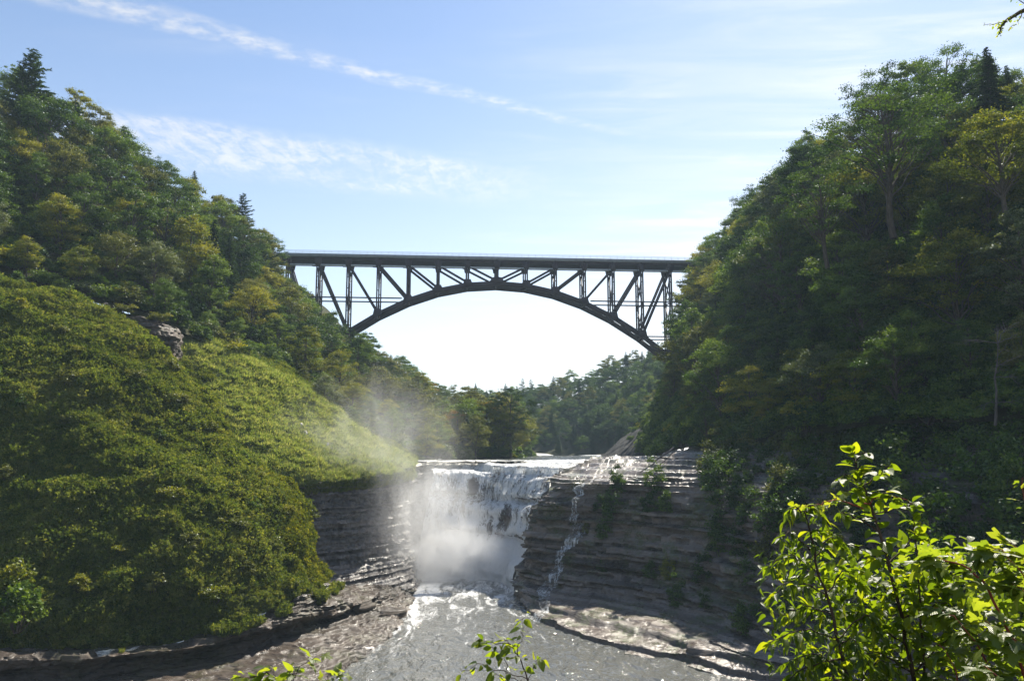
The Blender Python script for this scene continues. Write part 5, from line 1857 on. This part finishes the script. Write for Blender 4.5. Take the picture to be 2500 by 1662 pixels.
A = [([(2.29,5.30,22.88), (2.23,5.30,23.47), (2.11,5.20,23.99), (2.02,5.20,24.43), (1.91,5.15,24.84), (1.84,5.10,25.13)], 0.018, 0.004, 20, 0.35, 1.0, 0.5)]
for tip in (
        [(2.04,5.20,24.33), (1.77,5.05,24.42), (1.54,4.95,24.37)], [(2.06,5.20,24.21), (1.76,5.00,24.22), (1.55,4.90,24.10)],
        [(1.98,5.20,24.60), (1.75,5.10,24.70), (1.58,5.00,24.63)], [(1.93,5.15,24.74), (1.74,5.10,24.86), (1.57,5.00,24.80)],
        [(1.90,5.15,24.87), (1.74,5.10,25.00), (1.65,5.05,24.95)], [(1.85,5.10,25.07), (1.77,5.10,25.16), (1.69,5.05,25.06)],
        [(1.98,5.20,24.60), (2.14,5.30,24.73), (2.26,5.35,24.63)], [(1.91,5.15,24.84), (2.06,5.25,24.95), (2.16,5.30,24.87)],
        [(2.04,5.20,24.33), (2.26,5.30,24.47), (2.36,5.30,24.35)], [(2.08,5.20,24.11), (1.88,5.10,24.26), (1.64,4.95,24.27)],
        [(2.10,5.20,24.01), (2.30,5.20,24.21), (2.38,5.10,24.12)], [(1.84,5.10,25.12), (1.91,5.15,25.16), (2.00,5.20,25.05)],
        [(2.12,5.20,23.94), (1.86,5.00,24.07), (1.62,4.80,24.04)], [(2.01,5.20,24.48), (1.89,5.30,24.51), (1.76,5.35,24.45)],
        [(2.05,5.20,24.28), (2.06,5.00,24.38), (2.10,4.90,24.26)], [(1.94,5.15,24.70), (1.89,5.30,24.73), (1.81,5.35,24.65)],
        [(2.09,5.20,24.06), (2.02,5.35,24.07), (1.92,5.40,23.98)], [(1.87,5.10,24.99), (2.00,5.30,25.00), (2.10,5.35,24.97)]):
    A.append((tip, 0.0055, 0.002, 84, 0.12, 0.92, 0.75))
fa = fill_leaves(760, 701, 1.78, 2.75, 5.3, 6.1, lambda x: 24.72 + 0.10 * math.sin(x * 7), 23.9, 0.95, 0.5)
near_plant('leafy_shrub', 'backlit bush with narrow drooping leaves, left edge of the foreground thicket', 'shrub', A, lance, M_LEAF_A, M_TWIG, fa)

B = [([(2.79,5.60,22.74), (2.73,5.60,23.36), (2.69,5.60,23.97), (2.62,5.55,24.36), (2.53,5.50,24.74), (2.42,5.45,25.09), (2.33,5.40,25.31), (2.28,5.40,25.50)], 0.020, 0.0035, 26, 0.45, 1.0, 0.15),
     ([(2.77,5.55,23.13), (2.74,5.55,23.84), (2.72,5.50,24.42), (2.72,5.50,24.90), (2.71,5.50,25.07)], 0.011, 0.003, 16, 0.5, 0.9, 0.3)]
for tip in (
        [(2.62,5.55,24.36), (2.84,5.60,24.57), (2.92,5.60,24.71)], [(2.53,5.50,24.74), (2.29,5.40,24.87), (2.15,5.35,24.89)],
        [(2.53,5.50,24.74), (2.74,5.60,24.90), (2.82,5.60,25.01)], [(2.44,5.45,24.98), (2.25,5.40,25.08), (2.14,5.35,25.10)],
        [(2.42,5.45,25.08), (2.61,5.50,25.12), (2.73,5.50,25.14)], [(2.34,5.40,25.27), (2.48,5.45,25.34), (2.55,5.45,25.40)],
        [(2.33,5.40,25.31), (2.21,5.35,25.34), (2.15,5.30,25.31)], [(2.65,5.55,24.19), (2.34,5.40,24.43), (2.20,5.35,24.48)],
        [(2.69,5.60,24.02), (2.86,5.50,24.25), (2.92,5.40,24.32)], [(2.69,5.60,24.02), (2.39,5.40,24.20), (2.20,5.30,24.21)],
        [(2.57,5.50,24.54), (2.46,5.60,24.64), (2.38,5.60,24.70)], [(2.39,5.45,25.19), (2.50,5.50,25.21), (2.58,5.50,25.22)],
        [(2.35,5.40,25.22), (2.28,5.40,25.24), (2.21,5.40,25.23)], [(2.30,5.40,25.42), (2.35,5.40,25.48), (2.39,5.40,25.50)],
        [(2.71,5.60,23.87), (2.39,5.30,24.06), (2.24,5.20,24.06)], [(2.72,5.50,24.42), (2.79,5.40,24.52), (2.84,5.30,24.51)]):
    B.append((tip, 0.006, 0.002, 46, 0.12, 0.9, 0.25))
fb = fill_leaves(760, 702, 2.3, 3.3, 5.4, 6.3, lambda x: 24.78 + 0.12 * math.sin(x * 6 + 1), 23.9, 0.9, 0.3)
near_plant('sapling', 'tall sapling with oval yellow-green leaves standing above the foreground thicket', 'sapling', B, ovals, M_LEAF_A, M_TWIG, fb)

C = [([(3.59,5.20,23.05), (3.18,5.00,23.82), (2.86,4.80,24.51), (2.72,4.80,24.78), (2.59,4.90,24.86), (2.48,5.00,24.83)], 0.012, 0.003, 22, 0.15, 1.0, 0.3)]
for tip, sz in (
        ([(3.27,4.90,23.96), (2.95,4.70,24.73), (2.87,4.80,24.92), (2.81,4.90,24.92)], 1.0), ([(2.78,4.60,23.85), (2.56,4.50,24.38), (2.47,4.60,24.57), (2.41,4.70,24.62)], 1.0),
        ([(2.46,4.50,23.88), (2.40,4.50,24.27), (2.37,4.60,24.44)], 0.95), ([(2.86,4.40,24.22), (2.69,4.40,24.49), (2.57,4.50,24.59)], 1.0),
        ([(3.28,4.80,24.33), (3.26,5.00,24.71), (3.30,5.20,25.07), (3.34,5.30,25.33)], 0.55), ([(2.33,5.40,25.11), (2.13,5.30,25.19), (1.98,5.20,25.17), (1.82,5.10,25.15)], 0.62),
        ([(2.35,5.40,25.16), (2.50,5.40,25.21), (2.69,5.40,25.15)], 0.55), ([(2.78,4.40,23.82), (2.51,4.20,24.30), (2.41,4.30,24.41)], 0.95),
        ([(3.16,4.60,24.27), (2.88,4.50,24.66), (2.80,4.60,24.77)], 1.0), ([(3.53,5.20,24.48), (3.30,5.20,24.80), (3.22,5.30,24.91)], 0.9)):
    C.append((tip, 0.0055, 0.002, 44 if sz > 0.8 else 24, 0.1, sz, 0.35))
fc = fill_leaves(620, 703, 2.75, 4.4, 4.9, 6.0, lambda x: 24.80 + 0.06 * math.sin(x * 5), 23.9, 1.0, 0.4)
near_plant('grape_vine', 'wild grape vine with broad lobed leaves sprawling over the foreground thicket', 'vine', C, vines, M_LEAF_V, M_REDTWIG, fc)

D = [([(0.18,4.60,23.64), (0.12,4.60,24.04), (0.08,4.60,24.27), (0.03,4.60,24.38), (-0.01,4.60,24.44), (-0.04,4.60,24.47)], 0.006, 0.002, 26, 0.45, 0.60, 0.4)]
for tip in ([(0.08,4.60,24.26), (-0.02,4.60,24.29), (-0.05,4.60,24.38), (-0.08,4.60,24.40), (-0.12,4.60,24.43)], [(0.03,4.60,24.37), (0.05,4.60,24.47), (0.06,4.60,24.55), (0.07,4.60,24.61)],
            [(-0.02,4.60,24.29), (-0.16,4.60,24.33), (-0.28,4.60,24.30)], [(-0.01,4.60,24.44), (-0.14,4.60,24.45), (-0.20,4.60,24.46)], [(0.09,4.60,24.24), (0.14,4.60,24.35), (0.16,4.60,24.37)],
            [(0.05,4.60,24.25), (-0.05,4.60,24.26), (-0.10,4.60,24.29)]):
    D.append((tip, 0.0028, 0.0012, 38, 0.2, 0.60, 0.5))
near_plant('small_shrub', 'thin sprig with small dark leaves in front of the river', 'shrub', D, ovals, M_LEAF_A, M_TWIG)

E_ = [([(-1.27,5.00,23.36), (-1.34,5.00,23.82), (-1.37,5.00,24.07), (-1.46,5.00,24.18), (-1.58,5.00,24.16), (-1.66,5.00,24.13)], 0.007, 0.002, 34, 0.35, 0.75, 0.35)]
for tip in ([(-1.36,5.00,24.07), (-1.25,5.00,24.23), (-1.13,5.00,24.29)], [(-1.36,5.00,24.05), (-1.10,5.00,24.14), (-1.01,5.00,24.18)], [(-1.36,5.00,24.08), (-1.42,5.00,24.18), (-1.46,5.00,24.22)],
            [(-1.35,5.00,24.00), (-1.51,4.90,24.10), (-1.57,4.80,24.13)], [(-1.36,5.00,24.07), (-1.29,4.90,24.19), (-1.28,4.90,24.25)]):
    E_.append((tip, 0.003, 0.0012, 42, 0.15, 0.72, 0.35))
near_plant('small_shrub', 'low leafy sprig at the bottom edge in front of the left shore', 'shrub', E_, ovals + vines[:1], M_LEAF_V, M_TWIG)

T_ = [([(12.2, 5.0, 23.2), (12.3, 5.4, 26.0), (12.0, 5.9, 29.0), (12.2, 6.2, 32.0), (12.0, 6.6, 35.0)], 0.20, 0.08, 1.0, 0.8, 0.5, 0.2),
      ([(12.1, 5.8, 29.0), (10.2, 6.8, 30.4), (8.4, 8.0, 30.9), (6.50,9.00,30.83), (6.20,9.00,30.78), (5.95,9.00,30.62), (5.87,9.00,30.47)], 0.07, 0.004, 16, 0.45, 0.34, 0.25)]
for a, b in (((12.1, 6.0, 31.0), (9.6, 7.6, 33.2)), ((12.1, 6.2, 32.0), (14.6, 4.4, 34.0)), ((12.0, 6.4, 33.5), (11.0, 8.6, 36.2)), ((12.2, 5.6, 28.0), (15.0, 6.0, 29.6)), ((12.0, 6.6, 34.8), (12.6, 6.0, 37.4))):
    m_ = tuple((p + q) / 2 + k for p, q, k in zip(a, b, (0.1, 0.1, 0.35)))
    T_.append(([a, m_, b], 0.05, 0.006, 34, 0.25, 0.6, 0.3))
for tip in ([(6.30,9.00,30.82), (6.06,9.00,30.94), (5.92,9.00,31.02)], [(6.09,9.00,30.70), (5.89,9.00,30.61), (5.70,9.00,30.59)], [(6.20,9.00,30.78), (6.11,9.00,30.62), (5.99,9.00,30.53)], [(6.50,9.00,30.83), (6.27,9.00,31.02), (6.13,9.00,31.18)]):
    T_.append((tip, 0.007, 0.002, 62, 0.1, 0.34, 0.2))
near_plant('overhanging_tree', 'dark leafy twig of a near tree hanging into the top right corner', 'tree', T_, ovals, M_LEAF_A, M_BARK)

# ------------------------------------------------------------------ spray and air
def puff(name, loc, scale, mat, label):
    u = MB()
    n, k = 24, 14
    V = []
    for i in range(k + 1):
        a = math.pi * (i / k - 0.5)
        for j in range(n):
            b = 2 * math.pi * j / n
            V.append((math.cos(a) * math.cos(b) * 1.0, math.cos(a) * math.sin(b), math.sin(a)))
    Q = [(i * n + j, i * n + (j + 1) % n, (i + 1) * n + (j + 1) % n, (i + 1) * n + j) for i in range(k) for j in range(n)]
    o = obj(name, mesh_np(name, V, Q, (mat,)))
    o.location = loc
    o.scale = scale
    tag(o, label, None, None, 'stuff')


M_SPRAY = volume_mat('spray', 0.40, 0.05, 2.9, 0.40, 0.64)
M_RISE = volume_mat('rising_spray', 0.17, 0.05, 3.2, 0.42, 0.64)
M_WALL = volume_mat('wall_spray', 0.10, 0.10, 2.4, 0.36, 0.66)
M_DRIFT = volume_mat('drifting_spray', 0.065, 0.35, 2.4, 0.38, 0.72)
puff('spray', (-13.28,161.00,3.81), (20, 9, 10), M_SPRAY, 'dense white spray rising at the foot of the waterfall')
puff('rising_spray', (-17.11,162.00,10.57), (15, 9, 18), M_RISE, 'white column of spray climbing the left side of the waterfall')
puff('wall_spray', (-22.20,155.00,10.07), (15, 9, 19), M_WALL, 'spray blowing along the wet cliff left of the waterfall')
puff('drifting_spray', (-27.90,157.00,21.56), (24, 13, 25), M_DRIFT, 'thin veil of spray drifting over the wet cliff and meadow')

hz = bpy.data.materials.new('haze')
hz.use_nodes = True
hz.node_tree.nodes.clear()
ho = N(hz.node_tree, 'ShaderNodeOutputMaterial')
hv = N(hz.node_tree, 'ShaderNodeVolumePrincipled')
hv.inputs['Color'].default_value = (0.60, 0.80, 1.0, 1)
hv.inputs['Density'].default_value = 0.00015
hv.inputs['Anisotropy'].default_value = 0.1
hz.node_tree.links.new(hv.outputs[0], ho.inputs['Volume'])
b = MB()
b.beam((-440, 310, 77), (440, 310, 77), 780, 170)
o = b.build('haze', hz)
tag(o, 'pale bluish air filling the gorge', None, None, 'stuff')
